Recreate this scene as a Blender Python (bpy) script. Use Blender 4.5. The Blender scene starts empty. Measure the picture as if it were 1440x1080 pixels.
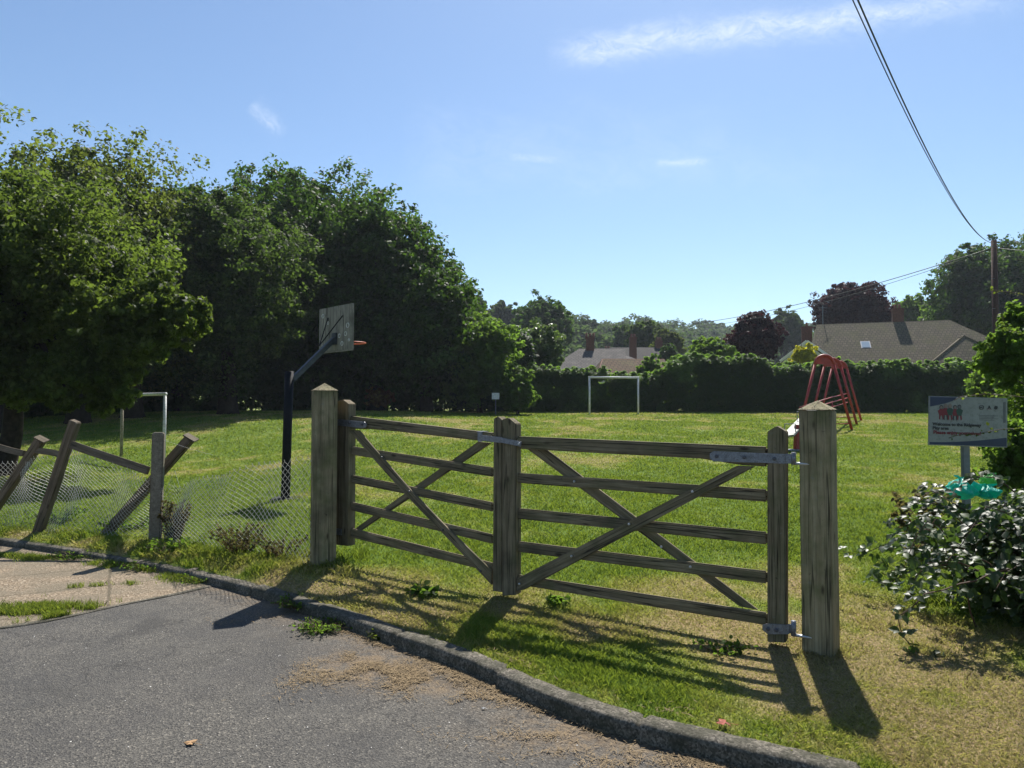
import bpy, bmesh, math, random
import numpy as np
from mathutils import Vector, Matrix, Quaternion

rad = math.radians
sc = bpy.context.scene
COL = sc.collection
rng = np.random.default_rng(7)
random.seed(7)

# ------------------------------------------------------------------ camera
F = 1000.0; PITCH = rad(2.0); CAM = Vector((0, 0, 1.5))
cam = bpy.data.cameras.new('camera'); cam.sensor_width = 36; cam.lens = 36 * F / 1440
cam.clip_start = 0.05; cam.clip_end = 6000
co = bpy.data.objects.new('camera', cam); COL.objects.link(co)
co.location = CAM; co.rotation_euler = (rad(90) + PITCH, 0, 0); sc.camera = co
cP, sP = math.cos(PITCH), math.sin(PITCH)
def ray(u, v):
    a = (u - 720) / F; b = (540 - v) / F
    return Vector((a, cP - b * sP, sP + b * cP))
def at(u, v, Y):            # world point seen at photo pixel u,v and Y metres ahead
    d = ray(u, v); return CAM + d * (Y / d.y)
def onz(u, v, z):           # point on a level z
    d = ray(u, v); return CAM + d * ((z - CAM.z) / d.z)
def ss(a, b, x):
    t = np.clip((x - a) / (b - a), 0, 1); return t * t * (3 - 2 * t)

# ------------------------------------------------------------------ noise
_tab = np.random.default_rng(11).random((256, 256))
def vnoise(x, y):
    x = np.asarray(x, float); y = np.asarray(y, float)
    xi = np.floor(x).astype(int); yi = np.floor(y).astype(int)
    fx = x - xi; fy = y - yi; fx = fx * fx * (3 - 2 * fx); fy = fy * fy * (3 - 2 * fy)
    g = lambda i, j: _tab[i % 256, j % 256]
    return (g(xi, yi) * (1 - fx) + g(xi + 1, yi) * fx) * (1 - fy) + (g(xi, yi + 1) * (1 - fx) + g(xi + 1, yi + 1) * fx) * fy
def fbm(x, y, o=4):
    s = 0; a = .5; t = 0
    for k in range(o):
        s = s + a * vnoise(x * 2 ** k + 17 * k, y * 2 ** k + 31 * k); t += a; a *= .55
    return s / t

# ------------------------------------------------------------------ kerb line
KP = [(0, 757), (66, 766), (153, 779), (253, 800), (323, 815), (385, 834), (480, 866), (563, 895.5), (653, 925), (709, 951),
      (810, 994), (940, 1029), (1096, 1066), (1200, 1090)]
kp = [onz(u, v, .08) for u, v in KP]
kx = np.array([-60, -20, -9.5] + [p.x for p in kp] + [2.4, 4.5, 12, 60]); ky = np.array([16, 11.5, 9.2] + [p.y for p in kp] + [2.12, 1.3, -.6, -9])
_gx = np.linspace(-60, 60, 4801); _gy = np.interp(_gx, kx, ky)
_k = np.hanning(27); _k /= _k.sum(); _gy = np.convolve(np.pad(_gy, 13, mode='edge'), _k, 'valid')
_sl = np.gradient(_gy, _gx); _cs = 1 / np.sqrt(1 + _sl ** 2)
def kdist(X, Y):            # metres beyond the kerb's front edge (+ = lawn side)
    return (Y - np.interp(X, _gx, _gy)) * np.interp(X, _gx, _cs)

def lawn_z(X, Y):
    X = np.asarray(X, float); Y = np.asarray(Y, float)
    Yc = np.minimum(Y, 42)
    zr = .085 + .034 * np.maximum(Yc - 4, 0)
    zl = .085 + 1.29 * ss(15, 34, Yc)
    s = ss(-8, .5, X)
    z = zl * (1 - s) + zr * s
    z = z + 27 * ss(95, 310, Y) - 2.2 * ss(48, 62, Y) * (1 - ss(80, 120, Y)) * 0
    z = z + (fbm(X * .45, Y * .45, 3) - .5) * .05 * ss(0, 1.2, kdist(X, Y))
    return z
def gz(x, y): return float(lawn_z(x, y))
def dry(X, Y):
    X = np.asarray(X, float); Y = np.asarray(Y, float)
    n = fbm(X * .55 + 3, Y * .4 + 9, 4)
    n2 = fbm(X * 2.2 + 13, Y * 2.0 + 5, 3)
    v = .62 * n + .38 * n2
    v = ss(.42, .68, v)
    d = kdist(X, Y)
    edge = np.exp(-np.abs(d - .2) / .22) * .45 * ss(.35, .6, fbm(X * 3.1 + 7, Y * 3.1, 2))
    pathr = np.exp(-(((X - 2.1) / 1.1) ** 2)) * (1 - ss(4.5, 7.5, Y)) * .68      # worn ground round the right post
    gatep = np.exp(-((Y - (5.3 - .57 * (X + .06)) + .35) / .5) ** 2) * .25 * (np.abs(X) < 3)
    lush = np.exp(-((Y - 7.5 + .3 * X) / 1.8) ** 2) * .45
    right = ss(1.2, 3.2, X) * (1 - ss(5.0, 8.0, Y)) * .2
    far_ = ss(18, 34, Y) * .14
    pt = .45 + .9 * ss(.35, .62, fbm(X * 1.6 + 21, Y * 1.6 + 2, 4))
    return np.clip(v * .78 - .06 + edge * 1.2 + (pathr + right) * pt + far_ + gatep - lush, 0, 1)

# ------------------------------------------------------------------ materials
def NM(name):
    m = bpy.data.materials.new(name); m.use_nodes = True
    nt = m.node_tree; nt.nodes.clear(); return m, nt, nt.nodes, nt.links
def node(nt, t, **kw):
    n = nt.nodes.new(t)
    for k, v in kw.items():
        if k.startswith('i_'): n.inputs[k[2:].replace('_', ' ')].default_value = v
        else: setattr(n, k, v)
    return n
def ramp(nt, stops, fac, interp='LINEAR'):
    r = nt.nodes.new('ShaderNodeValToRGB'); r.color_ramp.interpolation = interp
    e = r.color_ramp.elements
    while len(e) < len(stops): e.new(.5)
    for k, (p, c) in enumerate(stops):
        e[k].position = p; e[k].color = (*c, 1) if len(c) == 3 else c
    nt.links.new(fac, r.inputs[0]); return r.outputs[0]
def noise(nt, scale, vec=None, detail=4, rough=.6, dist=0):
    n = nt.nodes.new('ShaderNodeTexNoise'); n.inputs['Scale'].default_value = scale
    n.inputs['Detail'].default_value = detail; n.inputs['Roughness'].default_value = rough; n.inputs['Distortion'].default_value = dist
    if vec is not None: nt.links.new(vec, n.inputs['Vector'])
    return n.outputs[0]
def mix(nt, a, b, fac, mode='MIX'):
    m = nt.nodes.new('ShaderNodeMix'); m.data_type = 'RGBA'; m.blend_type = mode
    for sock, val in ((m.inputs[6], a), (m.inputs[7], b), (m.inputs[0], fac)):
        if isinstance(val, bpy.types.NodeSocket): nt.links.new(val, sock)
        elif isinstance(val, (int, float)): sock.default_value = val
        else: sock.default_value = (*val, 1) if len(val) == 3 else val
    return m.outputs[2]
def vscale(nt, vec, s):
    m = nt.nodes.new('ShaderNodeMapping'); m.inputs['Scale'].default_value = s; nt.links.new(vec, m.inputs[0]); return m.outputs[0]
def finish(nt, col, rough=.8, bump=None, bs=.3, bd=.01, metal=0, spec=.5):
    p = nt.nodes.new('ShaderNodeBsdfPrincipled'); o = nt.nodes.new('ShaderNodeOutputMaterial')
    if isinstance(col, bpy.types.NodeSocket): nt.links.new(col, p.inputs['Base Color'])
    else: p.inputs['Base Color'].default_value = (*col, 1)
    if isinstance(rough, bpy.types.NodeSocket): nt.links.new(rough, p.inputs['Roughness'])
    else: p.inputs['Roughness'].default_value = rough
    p.inputs['Metallic'].default_value = metal
    p.inputs['Specular IOR Level'].default_value = spec
    if bump is not None:
        b = nt.nodes.new('ShaderNodeBump'); b.inputs['Strength'].default_value = bs; b.inputs['Distance'].default_value = bd
        nt.links.new(bump, b.inputs['Height']); nt.links.new(b.outputs[0], p.inputs['Normal'])
    nt.links.new(p.outputs[0], o.inputs[0]); return p
def coord(nt, kind='Object'):
    return nt.nodes.new('ShaderNodeTexCoord').outputs[kind]
def geo(nt): return nt.nodes.new('ShaderNodeNewGeometry').outputs['Position']
def attr(nt, name, out='Fac'):
    a = nt.nodes.new('ShaderNodeAttribute'); a.attribute_name = name; return a.outputs[out]

def flat(name, c, rough=.6, metal=0, var=.25, scale=12, spec=.5, dirt=None):
    m, nt, N, L = NM(name)
    n = noise(nt, scale, geo(nt), 5)
    lo = tuple(x * (1 - var) for x in c); hi = tuple(min(1, x * (1 + var)) for x in c)
    col = ramp(nt, [(.3, lo), (.7, hi)], n)
    if dirt:
        n2 = noise(nt, scale * 3, geo(nt), 6, .7)
        col = mix(nt, col, dirt, ramp(nt, [(.5, (0, 0, 0)), (.68, (1, 1, 1))], n2))
    finish(nt, col, rough, n, .15, .004, metal, spec); return m

def leaf_mat(name, dark, mid, light, trans=(.25, .4, .04), tw=.35, rough=.45, spec=.15, dk=.80):
    m, nt, N, L = NM(name)
    t = attr(nt, 'tint')
    dark, mid, light = [tuple(x * dk * g_ for x in q) for q, g_ in ((dark, .6), (mid, .8), (light, 1.35))]
    c = ramp(nt, [(0, dark), (.5, mid), (1, light)], t)
    p = node(nt, 'ShaderNodeBsdfPrincipled'); L.new(c, p.inputs['Base Color'])
    p.inputs['Roughness'].default_value = min(.8, rough + .15); p.inputs['Specular IOR Level'].default_value = spec
    tr = node(nt, 'ShaderNodeBsdfTranslucent')
    tc = mix(nt, c, trans, .7); L.new(tc, tr.inputs[0])
    ms = node(nt, 'ShaderNodeMixShader'); ms.inputs[0].default_value = min(.6, tw + .18)
    L.new(p.outputs[0], ms.inputs[1]); L.new(tr.outputs[0], ms.inputs[2])
    o = node(nt, 'ShaderNodeOutputMaterial'); L.new(ms.outputs[0], o.inputs[0]); return m

M = {}
M['leaf_near'] = leaf_mat('near_tree_leaves', (.016, .034, .007), (.045, .078, .016), (.13, .165, .045), (.19, .28, .03), .35, .38)
M['leaf_oak'] = leaf_mat('oak_leaves', (.010, .026, .007), (.024, .054, .012), (.058, .110, .024), (.12, .24, .02), .24, .42)
M['leaf_olive'] = leaf_mat('olive_leaves', (.018, .036, .010), (.042, .074, .018), (.10, .135, .035), (.13, .22, .03), .3, .45)
M['leaf_yell'] = leaf_mat('yellow_green_leaves', (.024, .040, .008), (.058, .085, .015), (.12, .155, .03), (.19, .25, .03), .4, .4)
M['leaf_light'] = leaf_mat('light_leaves', (.026, .060, .012), (.060, .120, .022), (.11, .19, .04), (.25, .42, .04), .4, .42)
M['leaf_laurel'] = leaf_mat('laurel_leaves', (.03, .06, .018), (.075, .125, .04), (.15, .20, .08), (.2, .32, .05), .25, .25)
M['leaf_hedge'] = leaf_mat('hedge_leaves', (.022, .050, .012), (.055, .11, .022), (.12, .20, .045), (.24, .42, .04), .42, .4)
M['leaf_copper'] = leaf_mat('copper_leaves', (.014, .006, .009), (.030, .011, .014), (.055, .020, .020), (.065, .014, .018), .25, .4)
M['leaf_gold'] = leaf_mat('golden_leaves', (.25, .28, .015), (.5, .50, .03), (.65, .62, .05), (.8, .75, .03), .4, .45)
M['leaf_far'] = leaf_mat('far_leaves', (.022, .036, .016), (.044, .062, .026), (.075, .095, .038), (.12, .2, .05), .25, .6)
M['leaf_bramble'] = leaf_mat('bramble_leaves', (.016, .034, .010), (.034, .066, .016), (.075, .11, .03), (.16, .28, .03), .18, .30, .4, .85)
M['leaf_red'] = leaf_mat('red_shrub_leaves', (.07, .02, .01), (.13, .045, .015), (.22, .20, .03), (.2, .09, .02), .4, .45)
M['leaf_weed'] = leaf_mat('weed_leaves', (.025, .055, .011), (.055, .105, .018), (.10, .165, .03), (.19, .32, .03), .4, .5)
M['leaf_dead'] = leaf_mat('dead_weed_leaves', (.03, .022, .010), (.07, .055, .022), (.14, .12, .04), (.15, .13, .04), .3, .6)
M['leaf_yellow'] = leaf_mat('yellow_leaf', (.35, .30, .02), (.5, .45, .04), (.6, .6, .08), (.6, .6, .05), .4, .5)

# grass
m, nt, N, L = NM('grass_blades'); M['grass'] = m
d = attr(nt, 'dry'); t = attr(nt, 'tint')
c = ramp(nt, [(0, (.12, .215, .022)), (.35, (.23, .29, .042)), (.65, (.37, .33, .10)), (1, (.46, .34, .18))], d)
c = mix(nt, c, (.02, .05, .008), mix(nt, (0, 0, 0), (.42, .42, .42), t))
p = node(nt, 'ShaderNodeBsdfPrincipled'); L.new(c, p.inputs['Base Color']); p.inputs['Roughness'].default_value = .5; p.inputs['Specular IOR Level'].default_value = .35
tr = node(nt, 'ShaderNodeBsdfTranslucent'); L.new(mix(nt, c, (.34, .40, .04), .45), tr.inputs[0])
ms = node(nt, 'ShaderNodeMixShader'); ms.inputs[0].default_value = .45
L.new(p.outputs[0], ms.inputs[1]); L.new(tr.outputs[0], ms.inputs[2]); o = node(nt, 'ShaderNodeOutputMaterial'); L.new(ms.outputs[0], o.inputs[0])

m, nt, N, L = NM('lawn_ground'); M['lawn'] = m
g = geo(nt); d = attr(nt, 'dry')
c = ramp(nt, [(0, (.115, .185, .026)), (.35, (.20, .25, .048)), (.65, (.30, .26, .092)), (1, (.34, .24, .13))], d)
n1 = noise(nt, 60, g, 6, .7); n2 = noise(nt, 5, vscale(nt, g, (1, .55, 1)), 6, .7)
c = mix(nt, c, (.035, .06, .012), ramp(nt, [(.38, (.75, .75, .75)), (.6, (0, 0, 0))], n1))
c = mix(nt, c, (.22, .20, .075), ramp(nt, [(.52, (0, 0, 0)), (.72, (.55, .55, .55))], n2))
finish(nt, c, .9, n1, .6, .03, 0, .1)

# asphalt
m, nt, N, L = NM('asphalt'); M['asphalt'] = m
g = geo(nt)
vo = node(nt, 'ShaderNodeTexVoronoi', i_Scale=130.0); L.new(g, vo.inputs['Vector'])
sp = node(nt, 'ShaderNodeSeparateColor'); L.new(vo.outputs['Color'], sp.inputs[0])
c = ramp(nt, [(0, (.026, .0245, .022)), (.35, (.062, .057, .049)), (.8, (.100, .092, .078)), (.97, (.15, .135, .11)), (1, (.26, .235, .19))], sp.outputs[0])
nb = noise(nt, 1.1, g, 5, .6); c = mix(nt, c, (.035, .034, .034), ramp(nt, [(.4, (.5, .5, .5)), (.6, (0, 0, 0))], nb))
nb2 = noise(nt, 3.2, g, 6, .7); c = mix(nt, c, (.12, .11, .092), ramp(nt, [(.5, (0, 0, 0)), (.8, (.5, .5, .5))], nb2))
v2 = node(nt, 'ShaderNodeTexVoronoi', i_Scale=11.0); L.new(g, v2.inputs['Vector'])
c = mix(nt, c, (.012, .012, .012), ramp(nt, [(.05, (.95, .95, .95)), (.085, (0, 0, 0))], v2.outputs['Distance']))
# dust and old clippings gathered by the kerb, oil stains, fine cracks
dn = noise(nt, 9, g, 6, .75); dm = node(nt, 'ShaderNodeMath', operation='MULTIPLY'); L.new(attr(nt, 'dirt'), dm.inputs[0]); L.new(ramp(nt, [(.36, (0, 0, 0)), (.6, (1.3, 1.3, 1.3))], dn), dm.inputs[1]); dm.use_clamp = True
c = mix(nt, c, mix(nt, (.10, .068, .038), (.20, .145, .085), sp.outputs[0]), dm.outputs[0])
ns = noise(nt, 1.7, g, 3, .5); c = mix(nt, c, (.018, .017, .016), ramp(nt, [(.60, (0, 0, 0)), (.70, (.5, .5, .5))], ns))
wv_ = node(nt, 'ShaderNodeVectorMath', operation='ADD'); n0 = node(nt, 'ShaderNodeTexNoise'); n0.inputs['Scale'].default_value = 2.2; n0.inputs['Detail'].default_value = 6; L.new(g, n0.inputs['Vector']); L.new(g, wv_.inputs[0]); L.new(n0.outputs['Color'], wv_.inputs[1])
ve = node(nt, 'ShaderNodeTexVoronoi', feature='DISTANCE_TO_EDGE', i_Scale=.75); L.new(wv_.outputs[0], ve.inputs['Vector'])
c = mix(nt, c, (.012, .011, .010), ramp(nt, [(.0, (.7, .7, .7)), (.006, (0, 0, 0))], ve.outputs['Distance']))
finish(nt, c, .82, vo.outputs['Distance'], .9, .006, 0, .35)

m, nt, N, L = NM('old_concrete_pavement'); M['pavement'] = m
g = geo(nt)
vo = node(nt, 'ShaderNodeTexVoronoi', i_Scale=85.0); L.new(g, vo.inputs['Vector'])
sp = node(nt, 'ShaderNodeSeparateColor'); L.new(vo.outputs['Color'], sp.inputs[0])
c = ramp(nt, [(0, (.08, .058, .037)), (.4, (.19, .145, .096)), (.9, (.29, .225, .155)), (1, (.40, .33, .25))], sp.outputs[0])
nb = noise(nt, 2.5, g, 6, .65); c = mix(nt, c, (.14, .12, .085), ramp(nt, [(.42, (.7, .7, .7)), (.62, (0, 0, 0))], nb))
br = node(nt, 'ShaderNodeTexBrick'); br.offset = 0.0
for k, v in (('Scale', 1.0), ('Mortar Size', .018), ('Brick Width', 1.05), ('Row Height', .78), ('Mortar Smooth', .6)): br.inputs[k].default_value = v
mp = node(nt, 'ShaderNodeMapping'); mp.inputs['Rotation'].default_value = (0, 0, rad(-29)); L.new(g, mp.inputs[0])
nw = node(nt, 'ShaderNodeVectorMath', operation='ADD'); nn = node(nt, 'ShaderNodeTexNoise'); nn.inputs['Scale'].default_value = 5; L.new(g, nn.inputs['Vector'])
sm = node(nt, 'ShaderNodeVectorMath', operation='SCALE'); sm.inputs['Scale'].default_value = .07; L.new(nn.outputs['Color'], sm.inputs[0]); L.new(mp.outputs[0], nw.inputs[0]); L.new(sm.outputs[0], nw.inputs[1])
L.new(nw.outputs[0], br.inputs['Vector'])
c = mix(nt, c, (.075, .062, .04), mix(nt, (0, 0, 0), (.7, .7, .7), br.outputs['Fac']))
finish(nt, c, .88, vo.outputs['Distance'], .8, .006, 0, .2)

m, nt, N, L = NM('kerb_concrete'); M['kerb'] = m
g = geo(nt)
vo = node(nt, 'ShaderNodeTexVoronoi', i_Scale=110.0); L.new(g, vo.inputs['Vector'])
sp = node(nt, 'ShaderNodeSeparateColor'); L.new(vo.outputs['Color'], sp.inputs[0])
c = ramp(nt, [(0, (.05, .044, .035)), (.5, (.12, .106, .084)), (1, (.22, .195, .155))], sp.outputs[0])
nb = noise(nt, 7, g, 6, .7); c = mix(nt, c, (.038, .038, .024), ramp(nt, [(.40, (.8, .8, .8)), (.6, (0, 0, 0))], nb))
finish(nt, c, .9, nb, .8, .012, 0, .2)

def wood_mat(name, stops, green=(.07, .085, .03), gamt=.5, crack=.9):
    m, nt, N, L = NM(name)
    a = attr(nt, 'grain', 'Vector')
    st = vscale(nt, a, (1.2, 22, 22)); st2 = vscale(nt, a, (3.5, 120, 120))
    n1 = noise(nt, 1.6, st, 6, .65, .3); n2 = noise(nt, 1.0, st2, 4, .6)
    n3 = noise(nt, 5, a, 5, .6); n4 = noise(nt, 26, a, 5, .7)
    c = ramp(nt, stops, n1)
    c = mix(nt, c, (.035, .030, .022), ramp(nt, [(.30, (crack, crack, crack)), (.44, (0, 0, 0))], n2))
    c = mix(nt, c, green, ramp(nt, [(.45, (0, 0, 0)), (.68, (gamt, gamt, gamt))], n3))
    c = mix(nt, c, (.20, .20, .17), ramp(nt, [(.62, (0, 0, 0)), (.72, (.55, .55, .55))], n4))      # lichen spots
    c = mix(nt, c, (.02, .018, .014), ramp(nt, [(.26, (.8, .8, .8)), (.36, (0, 0, 0))], n4))
    sc_ = vscale(nt, a, (.35, 16, 16)); n5 = noise(nt, 1.0, sc_, 3, .5, .15)
    ck = ramp(nt, [(.485, (0, 0, 0)), (.497, (1, 1, 1)), (.503, (1, 1, 1)), (.515, (0, 0, 0))], n5)
    c = mix(nt, c, (.012, .010, .007), mix(nt, (0, 0, 0), (.8, .8, .8), ck))
    kn = node(nt, 'ShaderNodeTexVoronoi'); kn.inputs['Scale'].default_value = 1.0; L.new(vscale(nt, a, (3.2, 9, 9)), kn.inputs['Vector'])
    c = mix(nt, c, (.030, .020, .012), ramp(nt, [(.05, (.85, .85, .85)), (.13, (0, 0, 0))], kn.outputs['Distance']))
    n6 = noise(nt, 2.2, a, 4, .6); c = mix(nt, c, (.035, .032, .024), ramp(nt, [(.52, (0, 0, 0)), (.7, (.55, .55, .55))], n6))
    ad = node(nt, 'ShaderNodeMath', operation='ADD'); L.new(n1, ad.inputs[0]); L.new(n2, ad.inputs[1])
    finish(nt, c, .88, ad.outputs[0], .55, .006, 0, .2); return m
M['wood'] = wood_mat('weathered_gate_timber', [(.25, (.085, .065, .038)), (.5, (.18, .145, .090)), (.78, (.33, .275, .18))])
M['wood_post'] = wood_mat('gate_post_timber', [(.25, (.15, .118, .064)), (.5, (.28, .232, .135)), (.8, (.42, .36, .23))], (.10, .115, .04), .65, .7)
M['wood_dark'] = wood_mat('old_fence_timber', [(.25, (.075, .057, .038)), (.5, (.135, .108, .075)), (.8, (.22, .185, .14))], (.06, .06, .03), .3)
M['wood_board'] = wood_mat('grey_backboard_timber', [(.25, (.12, .108, .085)), (.5, (.26, .24, .195)), (.8, (.46, .43, .36))], (.06, .06, .045), .3, .95)
M['concrete_post'] = flat('concrete_fence_post', (.19, .165, .125), .9, 0, .3, 30, .2, (.07, .065, .05))
M['galv'] = flat('galvanised_steel', (.20, .21, .235), .5, .55, .25, 40, .5, (.10, .095, .09))
M['galv_light'] = flat('bright_steel', (.45, .46, .47), .4, .8, .2, 60)
M['bolt'] = flat('bolt_head', (.09, .09, .10), .5, .5, .2, 60)
M['wire'] = flat('fence_wire', (.46, .45, .41), .5, .2, .25, 60)
M['blackpaint'] = flat('black_paint', (.007, .0075, .010), .7, 0, .3, 20, .2)
M['greypaint'] = flat('dark_grey_paint', (.045, .05, .06), .5, .2, .3, 20)
M['whitepaint'] = flat('white_goal_paint', (.62, .62, .60), .55, 0, .12, 8, .5, (.30, .26, .2))
M['rustgoal'] = flat('worn_cream_goal_paint', (.30, .26, .19), .7, 0, .4, 9, .3, (.12, .08, .05))
M['red'] = flat('red_play_paint', (.32, .030, .020), .5, 0, .25, 6, .5)
M['orange'] = flat('orange_ring_paint', (.55, .10, .03), .5, 0, .2, 20)
M['bark'] = flat('bark', (.030, .024, .018), .95, 0, .5, 9, .1)
M['stem'] = flat('bramble_stem', (.09, .05, .03), .7, 0, .4, 30, .3)
M['creosote'] = flat('creosoted_pole', (.055, .030, .024), .85, 0, .3, 14, .2)
M['cable'] = flat('cable', (.012, .012, .014), .6, 0, .1, 10)
M['signface'] = flat('sign_face', (.25, .25, .24), .45, 0, .10, 10, .4, (.17, .17, .16))
M['signblue'] = flat('sign_blue', (.010, .022, .065), .45, 0, .15, 12)
M['signblack'] = flat('sign_black', (.02, .02, .022), .5, 0, .1, 12)
M['signred'] = flat('sign_red', (.17, .010, .02), .5, 0, .1, 12)
M['signgreen'] = flat('sign_green', (.012, .05, .035), .5, 0, .1, 12)
M['skin'] = flat('sign_printed_face', (.20, .14, .115), .5, 0, .1, 12)
M['signdim'] = flat('sign_faded_print', (.10, .105, .11), .5, 0, .1, 12)
M['signpost'] = flat('sign_post_paint', (.14, .155, .18), .5, .3, .2, 20)
M['plate'] = flat('aluminium_tread', (.20, .20, .18), .5, .3, .25, 50)
M['render_w'] = flat('white_render', (.62, .61, .57), .85, 0, .06, 3, .2)
M['brick'] = flat('red_brick', (.125, .055, .036), .9, 0, .35, 9, .2, (.06, .035, .025))
M['pot'] = flat('clay_pot', (.15, .06, .035), .85, 0, .2, 9)
M['glass'] = flat('window_glass', (.30, .36, .42), .08, 0, .05, 2, .9)
M['darkglass'] = flat('dark_window_glass', (.02, .025, .03), .08, 0, .05, 2, .9)
M['deadleaf'] = flat('dead_leaf', (.34, .20, .09), .8, 0, .3, 90)
M['redleaf'] = flat('reddish_dead_leaf', (.30, .07, .04), .7, 0, .3, 90)
M['straw'] = flat('straw', (.20, .145, .080), .85, 0, .5, 40, .2)
M['stone'] = flat('small_stone', (.5, .48, .44), .8, 0, .3, 60)

def bag_mat(name, c):
    m, nt, N, L = NM(name)
    p = node(nt, 'ShaderNodeBsdfPrincipled'); p.inputs['Base Color'].default_value = (*c, 1); p.inputs['Roughness'].default_value = .3
    tr = node(nt, 'ShaderNodeBsdfTranslucent'); tr.inputs[0].default_value = (*c, 1)
    n1 = noise(nt, 14, geo(nt), 4, .6, 1.5); b = node(nt, 'ShaderNodeBump'); b.inputs['Strength'].default_value = .8; b.inputs['Distance'].default_value = .03
    L.new(n1, b.inputs['Height']); L.new(b.outputs[0], p.inputs['Normal'])
    ms = node(nt, 'ShaderNodeMixShader'); ms.inputs[0].default_value = .5
    L.new(p.outputs[0], ms.inputs[1]); L.new(tr.outputs[0], ms.inputs[2]); o = node(nt, 'ShaderNodeOutputMaterial'); L.new(ms.outputs[0], o.inputs[0]); return m
M['bag'] = bag_mat('teal_bag_film', (.02, .55, .42)); M['bag2'] = bag_mat('lime_bag_film', (.18, .55, .12))

def tile_mat(name, a, b, row=.10, moss=(.10, .10, .04)):
    m, nt, N, L = NM(name)
    g = attr(nt, 'grain', 'Vector')
    br = node(nt, 'ShaderNodeTexBrick'); br.inputs['Scale'].default_value = 1; br.inputs['Brick Width'].default_value = .30; br.inputs['Row Height'].default_value = .32
    br.inputs['Mortar Size'].default_value = .03; br.inputs['Color1'].default_value = (*a, 1); br.inputs['Color2'].default_value = (*b, 1); br.inputs['Mortar'].default_value = (a[0] * .3, a[1] * .3, a[2] * .3, 1)
    L.new(g, br.inputs['Vector'])
    n1 = noise(nt, .9, g, 6, .7); c = mix(nt, br.outputs['Color'], moss, ramp(nt, [(.45, (0, 0, 0)), (.65, (.6, .6, .6))], n1))
    n2 = noise(nt, 4, g, 6, .75); c = mix(nt, c, (a[0] * .45, a[1] * .45, a[2] * .45), ramp(nt, [(.38, (.7, .7, .7)), (.55, (0, 0, 0))], n2))
    finish(nt, c, .9, br.outputs['Fac'], -.6, .03, 0, .15); return m
M['tile'] = tile_mat('brown_roof_tiles', (.155, .128, .088), (.10, .083, .058))
M['tile_red'] = tile_mat('red_brown_roof_tiles', (.13, .085, .05), (.10, .065, .042))
M['slate_dark'] = tile_mat('dark_slate_roof', (.055, .05, .048), (.035, .033, .033), moss=(.05, .05, .035))
M['slate'] = tile_mat('slate_roof', (.12, .108, .10), (.075, .07, .068), moss=(.14, .13, .11))

# ------------------------------------------------------------------ mesh helpers
def tagk(o, label=None, cat=None, group=None, kind=None):
    if label: o['label'] = label
    if cat: o['category'] = cat
    if group: o['group'] = group
    if kind: o['kind'] = kind
    return o
def thing(name, label, cat, loc=(0, 0, 0), group=None):
    o = bpy.data.objects.new(name, None); o.empty_display_size = .2; COL.objects.link(o); o.location = loc
    return tagk(o, label, cat, group)
def origin(o):
    v = Vector((0, 0, 0))
    while o is not None: v += o.location; o = o.parent
    return v
def link(name, me, mat, parent=None, loc=None):
    o = bpy.data.objects.new(name, me)
    COL.objects.link(o)
    if mat is not None:
        for mm in (mat if isinstance(mat, (list, tuple)) else [mat]): me.materials.append(mm)
    base = Vector((0, 0, 0))
    if parent is not None: o.parent = parent; base = origin(parent)
    elif loc is not None: o.location = loc; base = Vector(loc)
    if base.length > 0: me.transform(Matrix.Translation(-base))
    return o
def npmesh(name, V, Fc, attrs=None, smooth=False):
    """V (n,3); Fc (m,k) int; attrs {name: (domain, array)}"""
    me = bpy.data.meshes.new(name)
    V = np.ascontiguousarray(V, dtype=np.float32); Fc = np.ascontiguousarray(Fc, dtype=np.int32)
    n, k = Fc.shape
    me.vertices.add(len(V)); me.vertices.foreach_set('co', V.ravel())
    me.loops.add(n * k); me.loops.foreach_set('vertex_index', Fc.ravel())
    me.polygons.add(n); me.polygons.foreach_set('loop_start', np.arange(0, n * k, k, dtype=np.int32))
    try: me.polygons.foreach_set('loop_total', np.full(n, k, dtype=np.int32))
    except Exception: pass
    me.update(calc_edges=True)
    for a, (dom, arr) in (attrs or {}).items():
        at_ = me.attributes.new(a, 'FLOAT', dom); at_.data.foreach_set('value', np.ascontiguousarray(arr, dtype=np.float32))
    if smooth: me.polygons.foreach_set('use_smooth', np.ones(n, dtype=bool))
    return me

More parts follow.
